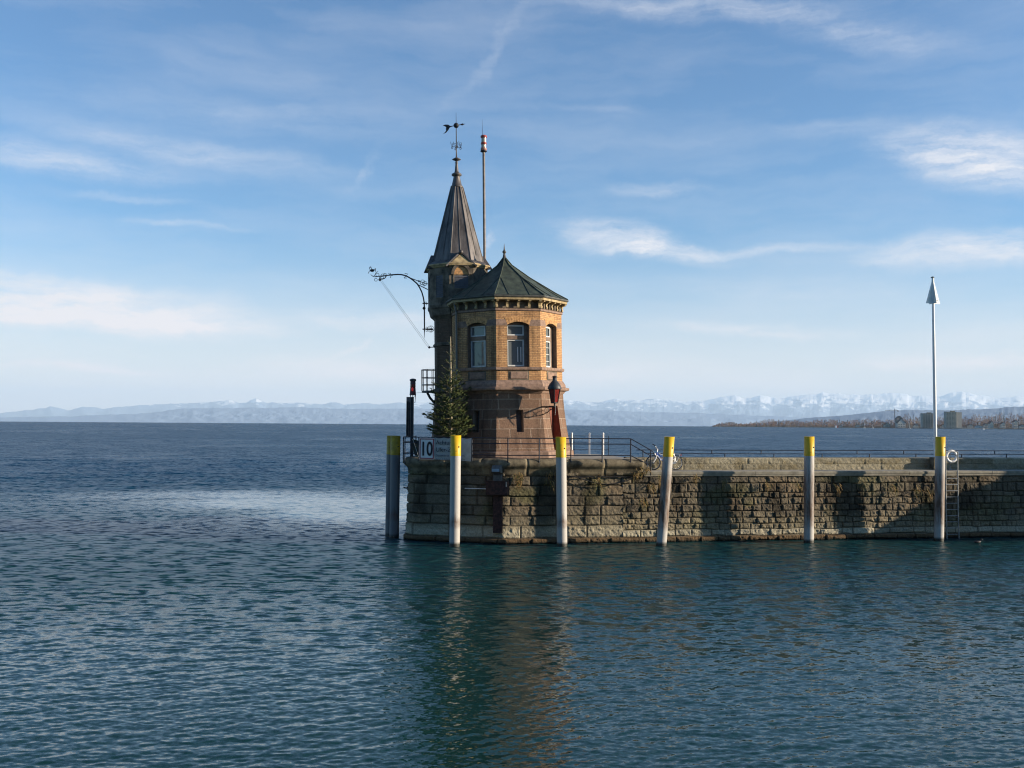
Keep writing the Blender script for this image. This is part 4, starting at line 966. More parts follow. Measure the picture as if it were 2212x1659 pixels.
def reveal(m, f, w, zb, zs, za, depth, d0=0.0):
    A = arch_pts(w, zs, za); loop = [(-w / 2, zb)] + A + [(w / 2, zb)]
    for a, b in zip(loop[:-1], loop[1:]): m.add([f.p(*a, d0), f.p(*b, d0), f.p(*b, d0 - depth), f.p(*a, d0 - depth)], [(0, 3, 2, 1)])
    m.add([f.p(-w / 2, zb, d0), f.p(w / 2, zb, d0), f.p(w / 2, zb, d0 - depth), f.p(-w / 2, zb, d0 - depth)], [(0, 1, 2, 3)])
def fbox(m, f, u0, u1, z0, z1, d0, d1):
    vs = [f.p(u, z, d) for d in (d0, d1) for (u, z) in ((u0, z0), (u1, z0), (u1, z1), (u0, z1))]
    m.add(vs, [(0, 1, 2, 3), (7, 6, 5, 4), (0, 4, 5, 1), (1, 5, 6, 2), (2, 6, 7, 3), (3, 7, 4, 0)]); return m
# --- brick storey
WW = 1.06; WB = Z['sill'] + .0; WS = Z['spring']; WA = Z['arch']
wall = MB()
FACES = {k: Face(RW, k) for k in range(8)}      # k=-1 -> 7: shaded left face, 0: front, 1: right
for k in range(8):
    f = FACES[k]
    if k in (7, 0, 1): pierced(wall, f, Z['led_b'] + .02, Z['mou_b'] + .05, WW, WB, WS, WA, .3)
    else: oct_shell(wall, [(RW, Z['led_b']), (RW, Z['mou_b'] + .05)], faces=[k])
wall.build('brick_wall', 'brick', tower)
for k in (7, 0, 1):
    f = FACES[k]
    rv = MB(); reveal(rv, f, WW, WB, WS, WA, .32, .004); 
    # lintel shoulders and brown surround
    sh = MB()
    for s in (-1, 1):
        pts = [(s * (WW / 2 + .0), Z['lintb']), (s * (f.w / 2 - .004), Z['lintb']), (s * (f.w / 2 - .004), Z['lint']), (s * (WW / 2 + .10), Z['lint']), (s * (WW / 2 - .03), Z['spring'] + .06)]
        P3 = [f.p(u, z) for u, z in pts]
        if s < 0: P3 = P3[::-1]
        sh.prism(P3, f.n * -.02, f.n * .012)
    sh.build('lintel_stone', 'trim', tower)
    rv.build('window_reveal', 'brownpaint', tower)
    # brick arch voussoirs
    ar = MB(); A = arch_pts(WW, WS, WA, 9)
    for a, b in zip(A[:-1], A[1:]):
        ua, ub = a[0] * 1.22, b[0] * 1.22; g = .007
        up = lambda u: WA + .26 - .10 * (u / (WW * .61)) ** 2
        ar.prism([f.p(a[0] + g, a[1] + .004), f.p(b[0] - g, b[1] + .004), f.p(ub - g, up(ub)), f.p(ua + g, up(ua))], f.n * -.02, f.n * .016)
    ar.build('brick_arch', 'archbrick', tower)
    d = -.30
    wf = MB(); fw_ = WW - .16
    # white frames: lower casement and upper light
    def frame(u0, u1, z0, z1, t_, dd):
        fbox(wf, f, u0, u0 + t_, z0, z1, dd - .05, dd); fbox(wf, f, u1 - t_, u1, z0, z1, dd - .05, dd); fbox(wf, f, u0 + t_, u1 - t_, z0, z0 + t_, dd - .05, dd); fbox(wf, f, u0 + t_, u1 - t_, z1 - t_, z1, dd - .05, dd)
    u0 = -WW / 2 + .03; u1 = WW / 2 - .20
    frame(u0, u1, WB + .04, Z['tra'] , .065, d + .06); frame(u0, u1, Z['trb'], WS + .0, .06, d + .06)
    win = MB(); fbox(win, f, -WW / 2, u0, WB, WS + .1, d - .06, d + .05); fbox(win, f, u1, WW / 2, WB, WS + .1, d - .06, d + .07); fbox(win, f, u0, u1, Z['tra'], Z['trb'], d - .06, d + .10); fbox(win, f, u0, u1, WS, WA, d - .06, d + .05)
    wob = win.build('window', 'brownpaint', tower); wf.build('frame', 'wpaint', wob)
    gl = MB(); gl.add([f.p(u0, WB, d), f.p(u1, WB, d), f.p(u1, WS, d), f.p(u0, WS, d)], [(0, 1, 2, 3)]); gl.build('pane', 'glass', wob)
    if k == 1:
        gb = MB()
        for zz in (.25, .5, .75):
            z = WB + (Z['tra'] - WB) * zz; fbox(gb, f, u0, u1, z - .012, z + .012, d, d + .03)
        gb.build('glazing_bar', 'wpaint', wob)
    if k == 0:
        gb = MB()
        for uu in (.02, .17): fbox(gb, f, uu, uu + .035, WB + .25, Z['tra'] - .35, d + .004, d + .02)
        gb.build('curtain', 'white', wob)
    # panel under the window
    pn = MB(); fbox(pn, f, -.42, .42, Z['pan_b'] + .03, Z['pan_t'] - .03, -.02, .04); pn.build('panel', 'trim', tower, bevel=.03)
    pr = MB(); fbox(pr, f, -.50, .50, Z['pan_b'] - .02, Z['pan_t'] + .02, -.03, .012); pr.build('panel_surround', 'greystone', tower)
oct_band('sill_band', [(RW + .07, Z['sillb']), (RW + .10, Z['sillb'] + .05), (RW + .10, Z['sill'] - .01), (RW + .05, Z['sill'])], 'trim')
oct_band('string_course', [(RW + .02, Z['str_b']), (RW + .16, Z['str_b'] + .02), (RW + .15, Z['str_b'] + .14), (RW + .03, Z['pan_b'] - .03)], 'trim')
oct_band('ledge', [(RW + .06, Z['led_b'] - .14), (RW + .14, Z['led_b'] - .03), (RW + .30, Z['led_b'] + .01), (RW + .33, Z['led_b'] + .06), (RW + .33, Z['str_b'] - .02), (RW + .15, Z['str_b'] + .025)], 'trim')
# --- cornice, corbels, roof
oct_band('frieze', [(RW + .02, Z['mou_b']), (RW + .06, Z['mou_b'] + .03), (RW + .05, Z['cor_b'] - .03), (RW + .08, Z['cor_b'])], 'trim')
oct_shell(MB(), [(RW - .10, Z['cor_b'] - .01), (RW - .10, Z['fas_b'] + .02)], uv=False).build('corbel_wall', 'greystone', tower)
oct_band('fascia', [(RE - .10, Z['fas_b']), (RE - .02, Z['fas_b'] + .02), (RE - .02, Z['gut_b'])], 'trimy')
oct_band('gutter', [(RE - .03, Z['gut_b'] + .003), (RE + .03, Z['gut_b'] + .02), (RE + .06, Z['gut_b'] + .07), (RE + .06, Z['gut_t'] - .01), (RE - .04, Z['gut_t'])], 'gutter')
for k in range(8):
    f = FACES[k]; hz_ = Z['fas_b'] - Z['cor_b']
    for i in range(5 if k in (7, 0, 1) else 4):
        u = -f.w / 2 + f.w * (i + (.06 if i == 0 else (-.06 if i == 4 else 0))) / 4
        pr_ = [(0, 0), (.09, .02), (.10, hz_ * .25), (.06, hz_ * .45), (.10, hz_ * .72), (.24, hz_ * .86), (.26, hz_), (0, hz_)]
        MB().prism([f.p(u - .055, Z['cor_b'] + z, d) for d, z in pr_], (0, 0, 0), f.u * .11).build('corbel', 'trimy', tower)
ZA = lz(1092, 563, TY); RB = RE + .02
rp = [(RB, Z['gut_t'] + .01), (RB * .80, Z['gut_t'] + (ZA - Z['gut_t']) * .175), (RB * .40, Z['gut_t'] + (ZA - Z['gut_t']) * .56), (RB * .12, Z['gut_t'] + (ZA - Z['gut_t']) * .875), (.07, ZA + .12)]
roof = oct_shell(MB(), rp, uv=False).build('pavilion_roof', 'green', tower)
rb = MB()
for k in range(8):
    rb.tube([ov(r, k, z + .015) for r, z in rp], .03, 6)
rb.build('hip_rib', 'green', roof)
sm = MB()
for k in range(8):
    f = Face(1, k)
    for s in (-.42, .42):
        pts = []
        for t in np.linspace(0, 1, 6):
            r = RB * (1 - t); hw = r * .3827; u = s * RB * .3827 * 1.0
            if abs(u) > hw: break
            zz = np.interp(-r, [-q[0] for q in rp], [q[1] for q in rp]); pts.append(f.n * (r * cos(pi / 8)) + f.u * u + Vector((0, 0, zz + .012)))
        u = s * RB * .3827; r = abs(u) / .3827; zz = np.interp(-r, [-q[0] for q in rp], [q[1] for q in rp]); pts.append(f.n * (r * cos(pi / 8)) + f.u * u + Vector((0, 0, zz + .012)))
        sm.tube(pts, .018, 5)
sm.build('seam', 'green', roof)
zt = lz(1092, 526, TY); zb_ = lz(1092, 545, TY)
MB().lathe([(.16, ZA - .05), (.10, ZA + .12), (.055, zb_ - .10), (.05, zb_ - .06), (.09, zb_ - .02), (.095, zb_ + .04), (.05, zb_ + .09), (.035, zb_ + .13), (.006, zt)], 12).build('roof_finial', 'slate', tower)
# downpipe on the left arris
dp = ov(RW + .08, 7, 0); q = [dp + Vector((0, 0, z)) for z in (Z['led_b'], Z['sillb'], Z['spring'], Z['mou_b'])] + [ov(RE - .1, 7, Z['gut_b'])]
MB().tube(q, .05, 8).build('downpipe', 'gutter', tower)
# --- battered stone base
zb0 = 0.0
def Rb(z):
    t = max(0.0, min(1.0, z / Z['led_b'])); return RW + .02 + .40 * (1 - t) ** 1.5
prof = [(Rb(z), z) for z in np.linspace(0, Z['led_b'], 9)]
base = MB(); oct_shell(base, prof, faces=[2, 3, 4, 5, 6])
SL = (lz(1123, 934, 47.4), lz(1123, 886, 47.4))          # slit window heights
DR = (lz(1195, 985, 48.3) + .05, lz(1195, 878, 48.3))          # niche heights
def pierced_batter(m, k, zlo, zhi, hw, top_pts=0):
    rows = sorted(set([round(z, 4) for z in list(np.linspace(0, Z['led_b'], 9)) + [zlo, zhi]]))
    for z1, z2 in zip(rows[:-1], rows[1:]):
        f1, f2 = Face(Rb(z1), k), Face(Rb(z2), k); o = k * 2.31
        def q(u1, u1b, u2, u2b):
            m.add([f1.p(u1, z1), f1.p(u1b, z1), f2.p(u2b, z2), f2.p(u2, z2)], [(0, 1, 2, 3)], False, [[(u1 + o, z1), (u1b + o, z1), (u2b + o, z2), (u2 + o, z2)]])
        if z1 >= zlo - 1e-4 and z2 <= zhi + 1e-4:
            q(-f1.w / 2, -hw, -f2.w / 2, -hw); q(hw, f1.w / 2, hw, f2.w / 2)
        else: q(-f1.w / 2, f1.w / 2, -f2.w / 2, f2.w / 2)
pierced_batter(base, 0, SL[0], SL[1], .17); pierced_batter(base, 1, DR[0], DR[1], .42); pierced_batter(base, 7, SL[0], SL[1], .17)
base.build('stone_base', 'sand', tower)
def niche(k, zlo, zhi, hw, dep, mat, rmat, nm):
    m = MB(); fl, fh = Face(Rb(zlo), k), Face(Rb(zhi), k)
    fb = Face(Rb(zhi), k); d = -dep
    back = [fb.p(-hw, zlo, d), fb.p(hw, zlo, d), fb.p(hw, zhi, d), fb.p(-hw, zhi, d)]
    fr = [fl.p(-hw, zlo), fl.p(hw, zlo), fh.p(hw, zhi), fh.p(-hw, zhi)]
    m.add(fr + back, [(0, 4, 5, 1), (1, 5, 6, 2), (2, 6, 7, 3), (3, 7, 4, 0)]); m.build(nm + '_reveal', rmat, tower)
    return MB().add([fb.p(-hw, zlo, d + .01), fb.p(hw, zlo, d + .01), fb.p(hw, zhi, d + .01), fb.p(-hw, zhi, d + .01)], [(0, 1, 2, 3)]).build(nm, mat, tower)
niche(0, SL[0], SL[1], .17, .35, 'louvre', 'sand', 'slit_window'); niche(7, SL[0], SL[1], .17, .35, 'louvre', 'sand', 'slit_window')
door = niche(1, DR[0], DR[1], .42, .28, 'reddoor', 'reddoor', 'door')
fd = Face(Rb(DR[1]), 1); m = MB()
for i in range(6): fbox(m, fd, -.40 + .135 * i, -.40 + .135 * i + .125, DR[0], DR[1] - .02, -.27, -.245)
m.build('plank', 'reddoor', door)
oct_band('plinth', [(Rb(0) + .09, 0), (Rb(0) + .08, .28), (Rb(.3) + .0, .34)], 'trim')

# --- stair turret
TYT = 51.3; tcx = at(992.5, 985, TYT).x - T0.x; tc_ = (tcx, TYT - T0.y); AT = radians(-12.5)
def tz(y, x=985, Y=50.2): return lz(x, y, Y)
RL, RU = 1.25, 1.56
zc0, zc1 = tz(686), tz(662); ze = tz(571)
oct_shell(MB(), [(RL + .30, 0), (RL + .16, 1.2), (RL + .04, 2.6), (RL, tz(842)), (RL, zc0)], tc_, AT).build('turret_wall', 'turret', tower)
oct_band('turret_band', [(RL + .03, tz(846)), (RL + .12, tz(843)), (RL + .12, tz(838)), (RL + .02, tz(835))], 'greystone', tc_, AT)
oct_band('turret_ledge', [(RL + .02, tz(744)), (RL + .07, tz(743)), (RL + .07, tz(738)), (RL + .01, tz(736))], 'greystone', tc_, AT)
oct_shell(MB(), [(RL - .01, zc0), (RL + .06, zc0 + .08), (RL + .20, zc0 + (zc1 - zc0) * .35), (RU - .03, zc1 - .06), (RU + .02, zc1), (RU + .03, zc1 + .14), (RU, zc1 + .20)], tc_, AT, uv=False).build('turret_corbel', 'greystone', tower)
TF = {k: Face(RU, k, tc_, AT) for k in range(8)}
up = MB()
ARW, ARB, ARS, ARA = .72, tz(617), tz(590), tz(571.5)
for k in range(8):
    if k in (0, 6): pass
    oct_shell(up, [(RU, zc1 + .18), (RU, ze)], tc_, AT, faces=[k])
up.build('turret_head', 'greystone', tower)
def louvre(f, u0, u1, z0, z1, nm):
    m = MB(); n = max(4, int((z1 - z0) / .085))
    fr = MB(); fbox(fr, f, u0 - .06, u0, z0 - .06, z1 + .06, 0, .03); fbox(fr, f, u1, u1 + .06, z0 - .06, z1 + .06, 0, .03); fbox(fr, f, u0, u1, z0 - .06, z0, 0, .03)
    o = fr.build('louvre_window', 'greystone', tower)
    for i in range(n):
        z = z0 + (z1 - z0) * i / n; dz = (z1 - z0) / n
        m.add([f.p(u0, z, .028), f.p(u1, z, .028), f.p(u1, z + dz * .9, .004), f.p(u0, z + dz * .9, .004)], [(0, 1, 2, 3)])
    m.build('slat', 'louvre', o)
louvre(TF[7], -.21, .21, tz(640), tz(593), 'louvre'); louvre(TF[0], -.34, .34, tz(622), tz(595), 'louvre'); louvre(TF[6], -.21, .21, tz(640), tz(593), 'louvre')
# round arch moulding and tympanum on the front face of the head
f = TF[0]; am = MB(); zc = tz(593); ra, rb2 = .36, .50
for i in range(12):
    t0, t1 = pi * i / 12, pi * (i + 1) / 12
    am.prism([f.p(cos(t) * r, zc + sin(t) * r * 1.15) for r, t in ((ra, t0), (rb2, t0), (rb2, t1), (ra, t1))], f.n * .0, f.n * .09)
am.build('arch_moulding', 'greystone', tower)
MB().add([f.p(cos(pi * i / 12) * ra, zc + sin(pi * i / 12) * ra * 1.15, .012) for i in range(13)], [tuple(range(13))]).build('tympanum', 'archbrick', tower)
# eave band and gablets
oct_band('turret_eave', [(RU + .0, ze - .12), (RU + .05, ze - .10), (RU + .10, ze - .02), (RU + .14, ze + .0), (RU + .14, ze + .05), (RU + .02, ze + .12)], 'trimy', tc_, AT)
zsp = tz(403, 985, 51.3); zga = tz(543)
for k in (0, 2, 4, 6):
    f = TF[k]; hw = f.w / 2 + .03; ap = zga - .10
    gb = MB(); gb.prism([f.p(-hw, ze - .05, .12), f.p(hw, ze - .05, .12), f.p(0, ap, -.14)], f.n * -.40, (0, 0, 0)); g_o = gb.build('gablet', 'trimy', tower)
    rf = MB()
    for s in (-1, 1):
        e0 = f.p(s * (hw + .10), ze - .14, .19); a0_ = f.p(0, ap + .05, -.10); inn = f.n * -1.15
        q = [e0, a0_, a0_ + inn, e0 + inn]; nrm = (q[1] - q[0]).cross(q[3] - q[0]).normalized(); nrm = nrm if nrm.z > 0 else -nrm
        rf.add([v for v in q] + [v + nrm * .07 for v in q], [(0, 1, 2, 3), (7, 6, 5, 4), (0, 4, 5, 1), (1, 5, 6, 2), (2, 6, 7, 3), (3, 7, 4, 0)])
    rf.build('gablet_roof', 'slate', g_o)
    if k == 0: MB().sphere(f.p(0, ap + .08, -.08), .11, 10, 6).build('knob', 'slate', g_o)
RS = 1.33; zs0 = ze + .10
sp = [(RU + .12, ze + .06), (RS, ze + .28), (RS - .06, ze + .55), (.33, zsp - .05), (.30, zsp)]
spire = oct_shell(MB(), sp, tc_, AT, uv=False).build('spire', 'slate', tower)
rb = MB()
for k in range(8): rb.tube([ov(r, k, z, tc_, AT) for r, z in sp[1:]], .028, 5)
for k in range(8):
    f_lo = Face(sp[2][0], k, tc_, AT); f_hi = Face(sp[3][0], k, tc_, AT)
    rb.tube([f_lo.p(0, sp[2][1], .01), f_hi.p(0, sp[3][1], .01)], .018, 5)
rb.build('rib', 'slate', spire)
fz = lambda y: lz(985, y, 51.3)
cx, cyy = tc_
prof = [(.31, fz(404)), (.33, fz(402.5)), (.31, fz(400.5)), (.26, fz(399)), (.21, fz(390)), (.165, fz(381)), (.17, fz(379)), (.25, fz(377.5)), (.26, fz(375)), (.22, fz(373)), (.12, fz(371)), (.10, fz(368)), (.06, fz(352)), (.06, fz(351)), (.09, fz(350)), (.055, fz(348.5)), (.05, fz(346.5)), (.10, fz(345)), (.22, fz(343)), (.22, fz(342)), (.10, fz(339.5)), (.04, fz(337.5)), (.025, fz(320))]
MB().lathe(prof, 16, (cx, cyy, 0)).build('spire_finial', 'slate', tower)
# weather vane
wv = MB(); wv.tube([(cx, cyy, fz(338)), (cx, cyy, fz(280)), (cx, cyy, fz(241))], [.028, .022, .006], 6); vane = wv.build('weather_vane', 'iron', tower)
pxm = 52 / F
cr = MB(); zc = fz(315.5)
for a in (.35, .35 + pi / 2): cr.tube([(cx - cos(a) * .26, cyy - sin(a) * .26, zc), (cx + cos(a) * .26, cyy + sin(a) * .26, zc)], .014, 5)
for a in range(4):
    q = .35 + a * pi / 2; e = Vector((cx + cos(q) * .22, cyy + sin(q) * .22, zc)); cr.tube([e, e + Vector((0, 0, .18))], .012, 5); cr.torus(e + Vector((0, 0, -.06)), .045, .012, (sin(q), cos(q), 0), 10, 5)
cr.build('compass_arms', 'iron', vane)
LET = dict(N=[(-.06, .0), (-.06, .2), (.06, 0), (.06, .2)], W=[(-.08, .2), (-.04, 0), (0, .14), (.04, 0), (.08, .2)], S=[(.06, .18), (-.05, .2), (-.06, .12), (.06, .09), (.05, 0), (-.06, .02)], O=[(-.06, .1), (-.03, .2), (.03, .2), (.06, .1), (.03, 0), (-.03, 0), (-.06, .1)])
lt = MB()
for a, ch in enumerate('OSWN'):
    q = .35 + a * pi / 2; e = Vector((cx + cos(q) * .22, cyy + sin(q) * .22, zc + .05)); lt.tube([e + Vector((x, 0, z)) for x, z in LET[ch]], .011, 4)
lt.build('compass_letters', 'iron', vane)
zv = fz(269); MB().sphere((cx, cyy, zv), .135, 14, 8).build('ball', 'iron', vane)
ax = MB(); tilt = .16
vx = lambda d, z=0: Vector((cx + d, cyy, zv + d * tilt + z))
ax.tube([vx(-.30), vx(.34)], .02, 6); ax.tube([vx(.20), vx(.30), vx(.34), vx(.38), vx(.46)], [.015, .05, .05, .02, .004], 8)
fish = [(-.22, -.02), (-.30, .02), (-.40, .11), (-.56, .14), (-.68, .10), (-.56, .05), (-.50, -.02), (-.53, -.10), (-.50, -.16), (-.56, -.24), (-.66, -.32), (-.50, -.27), (-.40, -.17), (-.33, -.05)]
ax.prism([vx(x, z) for x, z in fish], (0, -.015, 0), (0, .015, 0)); ax.build('arrow', 'iron', vane)

# --- iron signal arm on the turret
def TL(x, y, Y=TYT):   # view point -> tower local, taking the lean out
    w = at(x, y, Y) - T0; z = w.z; return Vector((w.x - LEAN * z, w.y, z))
def cA(cx_, cy_): return 785.5 + .13253 * cx_, 549.9 + .13253 * cy_
def P(cx_, cy_, dy=0): v = TL(*cA(cx_, cy_)); v.y += dy; return v
arm = MB(); pts = [P(*q) for q in ((190, 320), (270, 312), (360, 305), (480, 294), (560, 290), (620, 295), (690, 315), (750, 348), (810, 392), (870, 445), (910, 505), (950, 590), (975, 680), (987, 760), (990, 850), (991, 1000), (992, 1190), (990, 1245), (988, 1340))]
arm.tube(pts, [.025] * 3 + [.034] * 13 + [.03, .02, .008], 8)
armo = arm.build('signal_arm', 'iron', tower)
br = MB(); br.tube([P(720, 335), P(900, 408), P(1045, 455)], .02, 6); br.tube([P(885, 462), P(1045, 545)], .022, 6); br.tube([P(1130, 1190), P(960, 1190)], .03, 6); br.tube([P(1130, 1190, .6), P(990, 1190)], .02, 6); br.tube([P(960, 772), P(1050, 772)], .028, 6)
br.build('brace', 'iron', armo)
sc_ = MB(); sy = Vector((0, 1, 0)); px = .13253 * TYT / F
for (a, b, r) in ((960, 425, 38), (1000, 445, 34), (940, 440, 22), (985, 470, 18), (1030, 1170, 14), (1030, 1215, 14), (1095, 1168, 16), (1095, 1215, 16), (320, 318, 42), (350, 300, 30), (300, 345, 26), (225, 290, 26), (200, 370, 24)): sc_.torus(P(a, b), r * px, .012, sy, 18, 5)
sc_.torus(P(1095, 1190), 52 * px, .012, sy, 14, 5, 0, 2 * pi)
for pl in ([(150, 320), (180, 300), (205, 250), (235, 238)], [(115, 285), (150, 312), (190, 325)], [(360, 305), (350, 345), (290, 358)], [(430, 265), (450, 300), (435, 345)], [(405, 268), (440, 300)], [(660, 350), (690, 320), (720, 285), (670, 275)], [(660, 352), (705, 352)], [(960, 770), (1020, 745), (1030, 800)], [(120, 150), (95, 185), (110, 215)], [(75, 265), (95, 225), (140, 215), (195, 190)], [(190, 240), (195, 185)], [(140, 215), (120, 165), (90, 165)]):
    sc_.tube([P(*q) for q in pl], .016, 5)
sc_.sphere(P(140, 218), 40 * px, 10, 6, (1, .5, .6)); sc_.sphere(P(985, 850), 26 * px, 10, 6); sc_.sphere(P(900, 405), 16 * px, 8, 5); sc_.sphere(P(465, 297), 14 * px, 8, 5)
sc_.build('scrollwork', 'iron', armo)
pu = MB(); pu.torus(P(265, 370), 14 * px, .03, sy, 14, 6); pu.tube([P(262, 312), P(264, 370)], .02, 5); pu.build('pulley', 'iron', armo)
wi = MB(); wi.tube([P(268, 384), P(1052, 1488)], .006, 4); wi.tube([P(290, 378), P(1072, 1474)], .006, 4); wi.build('wire', 'greysteel', armo)
gu = MB(); gu.sphere(P(1070, 1488), 20 * px, 10, 6); gu.tube([P(1070, 1488), P(1165, 1485)], .022, 6); gu.build('guide_pulley', 'iron', tower)
# --- balcony on the turret
def balcony():
    m = MB(); c = TL(938, 841); R = TL(938, 841).x - TL(911, 841).x; zf = c.z; zr = TL(938, 796).z
    fl = [Vector((c.x + .25, c.y - R * .9, zf))] + [Vector((c.x - R * cos(a), c.y - R * .9 * sin(a) * 1, zf)) for a in np.linspace(pi / 2, -pi / 2, 14)] + [Vector((c.x + .25, c.y + R * .9, zf))]
    m.prism(fl, (0, 0, -.10), (0, 0, 0)); m.tube([(c.x - R * .55, c.y, zf - .1), (c.x - R * .35, c.y, zf - .35), (c.x + .12, c.y, zf - .75)], .06, 6)
    o = m.build('balcony', 'darkgrey', tower)
    r = MB()
    for zz in (zr, zf + (zr - zf) * .62, zf + (zr - zf) * .28): r.tube([v + Vector((0, 0, zz - zf)) for v in fl], .018, 6)
    for i in range(1, len(fl) - 1, 2): r.tube([fl[i], fl[i] + Vector((0, 0, zr - zf))], .018, 5)
    r.build('railing', 'darkgrey', o)
balcony()

# signal mast behind the turret
def signal_mast():
    Y = 52.7; b = at(1048, 600, Y); tp = at(1044.8, 326, Y); base = Vector((b.x, Y, at(1048, 655, Y).z))
    base = Vector((at(1048.5, 655, Y).x, Y, at(1048, 655, Y).z))
    top = tp - base
    MB_ = MB().tube([(0, 0, -1.5), top], .068, 12); 
    t = thing('signal_mast', 'tall brown mast behind the turret with a red and white lamp on top', 'mast', base)
    MB_.build('pole', 'mast', t)
    k = .22727 * Y / F; z = lambda cy: at(1045, 220 + cy * .22727, Y).z - base.z; c = (top.x, top.y, 0)
    MB().lathe([(.10, z(480)), (.17, z(474)), (.17, z(466)), (.12, z(462))], 16, c).build('flange', 'iron', t)
    MB().lathe([(.13, z(464)), (.165, z(455)), (.15, z(438)), (.13, z(434))], 16, c).build('lamp_base', pm('faded_red_paint', (.42, .20, .16), .5, .3, 8), t)
    MB().lathe([(.128, z(436)), (.128, z(408))], 16, c).build('lamp_glass', 'lampglass', t)
    MB().lathe([(.13, z(409)), (.155, z(400)), (.155, z(392)), (.13, z(384))], 16, c).build('lamp_ring', 'red', t)
    MB().lathe([(.128, z(386)), (.128, z(344))], 16, c).build('lamp_glass', 'lampglass', t)
    MB().lathe([(.13, z(346)), (.165, z(338)), (.17, z(324)), (.10, z(317))], 16, c).build('lamp_cap', 'red', t)
    MB().tube([(top.x - .07, top.y, z(320)), (top.x - .09, top.y, z(165))], [.012, .004], 5).build('lightning_rod', 'iron', t)
signal_mast()

# red lantern on the tower corner
def lantern():
    Y = 47.3; k = .19175; v = lambda cx_, cy_: at(848.4 + cx_ * k, 754 + cy_ * k, Y)
    c = v(1822, 600); s = k * Y / F
    t = thing('red_lantern', 'large red glass lantern with dark pointed hood on the tower corner', 'lantern', c)
    z = lambda cy_: v(1822, cy_).z - c.z
    R6 = lambda r: r * s
    MB().lathe([(R6(42), z(604)), (R6(72), z(445))], 6, a0=.5, smooth=False).build('glass', 'redglass', t)
    fr = MB()
    for i in range(6):
        a = .5 + i * pi / 3; fr.tube([(R6(43) * cos(a), R6(43) * sin(a), z(604)), (R6(74) * cos(a), R6(74) * sin(a), z(445))], .018, 5)
    fr.lathe([(R6(46), z(612)), (R6(46), z(600))], 6, a0=.5, smooth=False); fr.build('frame', 'iron', t)
    MB().lathe([(R6(78), z(452)), (R6(80), z(440)), (R6(66), z(405)), (R6(44), z(375)), (R6(26), z(355)), (R6(22), z(350)), (R6(22), z(322)), (R6(20), z(320))], 12, smooth=True).build('hood', 'darkgrey', t)
    MB().lathe([(R6(36), z(318)), (R6(30), z(312)), (R6(10), z(300))], 12).build('cap', 'iron', t)
    st = MB(); st.tube([(0, 0, z(612)), (0, 0, z(655))], .035, 6)
    anc = Vector((-.62, .75, z(650)))
    st.tube([(0, 0, z(650)), anc], .035, 6); st.tube([(0, 0, z(655)), (-.25, .3, z(700)), (-.5, .62, z(740)), anc + Vector((.05, 0, -.28))], .018, 5)
    for (q, r) in ((Vector((-.35, .42, z(690))), .13), (Vector((-.52, .62, z(715))), .10), (Vector((-.2, .24, z(665))), .07)): st.torus(q, r, .013, (.77, .63, 0), 18, 5)
    st.build('bracket', 'iron', t)
    MB().tube([(.04, 0, z(612)), (.05, .0, z(680)), (.03, .05, z(740))], .014, 5).build('cable', 'greysteel', t)
lantern()

# red harbour signal on its post, left
def harbour_signal():
    Y = 48.6; s = .19175 * Y / F; v = lambda cx_, cy_: at(848.4 + cx_ * .19175, 754 + cy_ * .19175, Y)
    b = v(220, 1210); b.z = ZP - .02
    t = thing('harbour_signal', 'dark steel post carrying a red harbour light at the left end', 'signal light', b)
    z = lambda cy_: v(225, cy_).z - b.z; X = lambda cx_: v(cx_, 700).x - b.x
    MB().box((X(219), 0, z(540) / 2), (32 * s, .18, z(540))).build('post', 'darkgrey', t)
    MB().box((X(180), -.03, (z(540) + z(990)) / 2), (50 * s, .16, z(540) - z(990))).build('backboard', 'mast', t)
    MB().box((X(172), -.125, (z(590) + z(975)) / 2), (16 * s, .03, z(590) - z(975))).box((X(192), -.125, (z(600) + z(985)) / 2), (8 * s, .03, z(600) - z(985))).build('rail', 'iron', t)
    c = (X(224), 0, 0)
    MB().lathe([(37 * s, z(520)), (36 * s, z(505)), (33 * s, z(480)), (31 * s, z(440))], 14, c).build('lamp_base', pm('dark_red_housing', (.13, .03, .035), .5, .3, 8), t)
    MB().lathe([(29 * s, z(442)), (31 * s, z(420)), (29 * s, z(395))], 14, c).build('lamp_glass', 'redglass', t)
    MB().lathe([(31 * s, z(397)), (29 * s, z(360))], 14, c).build('upper_housing', pm('dark_red_shade', (.07, .02, .03), .5, .3, 8), t)
    MB().lathe([(31 * s, z(362)), (38 * s, z(352)), (35 * s, z(340)), (12 * s, z(332))], 14, c).build('cap', 'darkgrey', t)
    em, et, eb = newmat('lit_red_lens'); eb.inputs['Base Color'].default_value = (.6, .02, .02, 1); eb.inputs['Emission Color'].default_value = (1, .04, .03, 1); eb.inputs['Emission Strength'].default_value = .12
    MB().sphere((X(222), -30 * s, z(455)), 12 * s, 10, 8, (1, .4, 2.0)).build('lens', em, t)
    for dx in (-28, 0, 28): MB().tube([(X(224 + dx), 0, z(520)), (X(224 + dx * .8), 0, z(540))], .02, 5).build('foot', 'iron', t)
    MB().tube([(X(255), 0, z(520)), (X(250), 0, z(600)), (X(240), 0, z(600))], .014, 5).build('cable', 'iron', t)
    # stay wire to the balcony
    q = v(330, 462); w = v(262, 495); MB().tube([w - b, q - b + Vector((0, 2.6, 0))], .006, 4).build('stay_wire', 'greysteel', t)
harbour_signal()

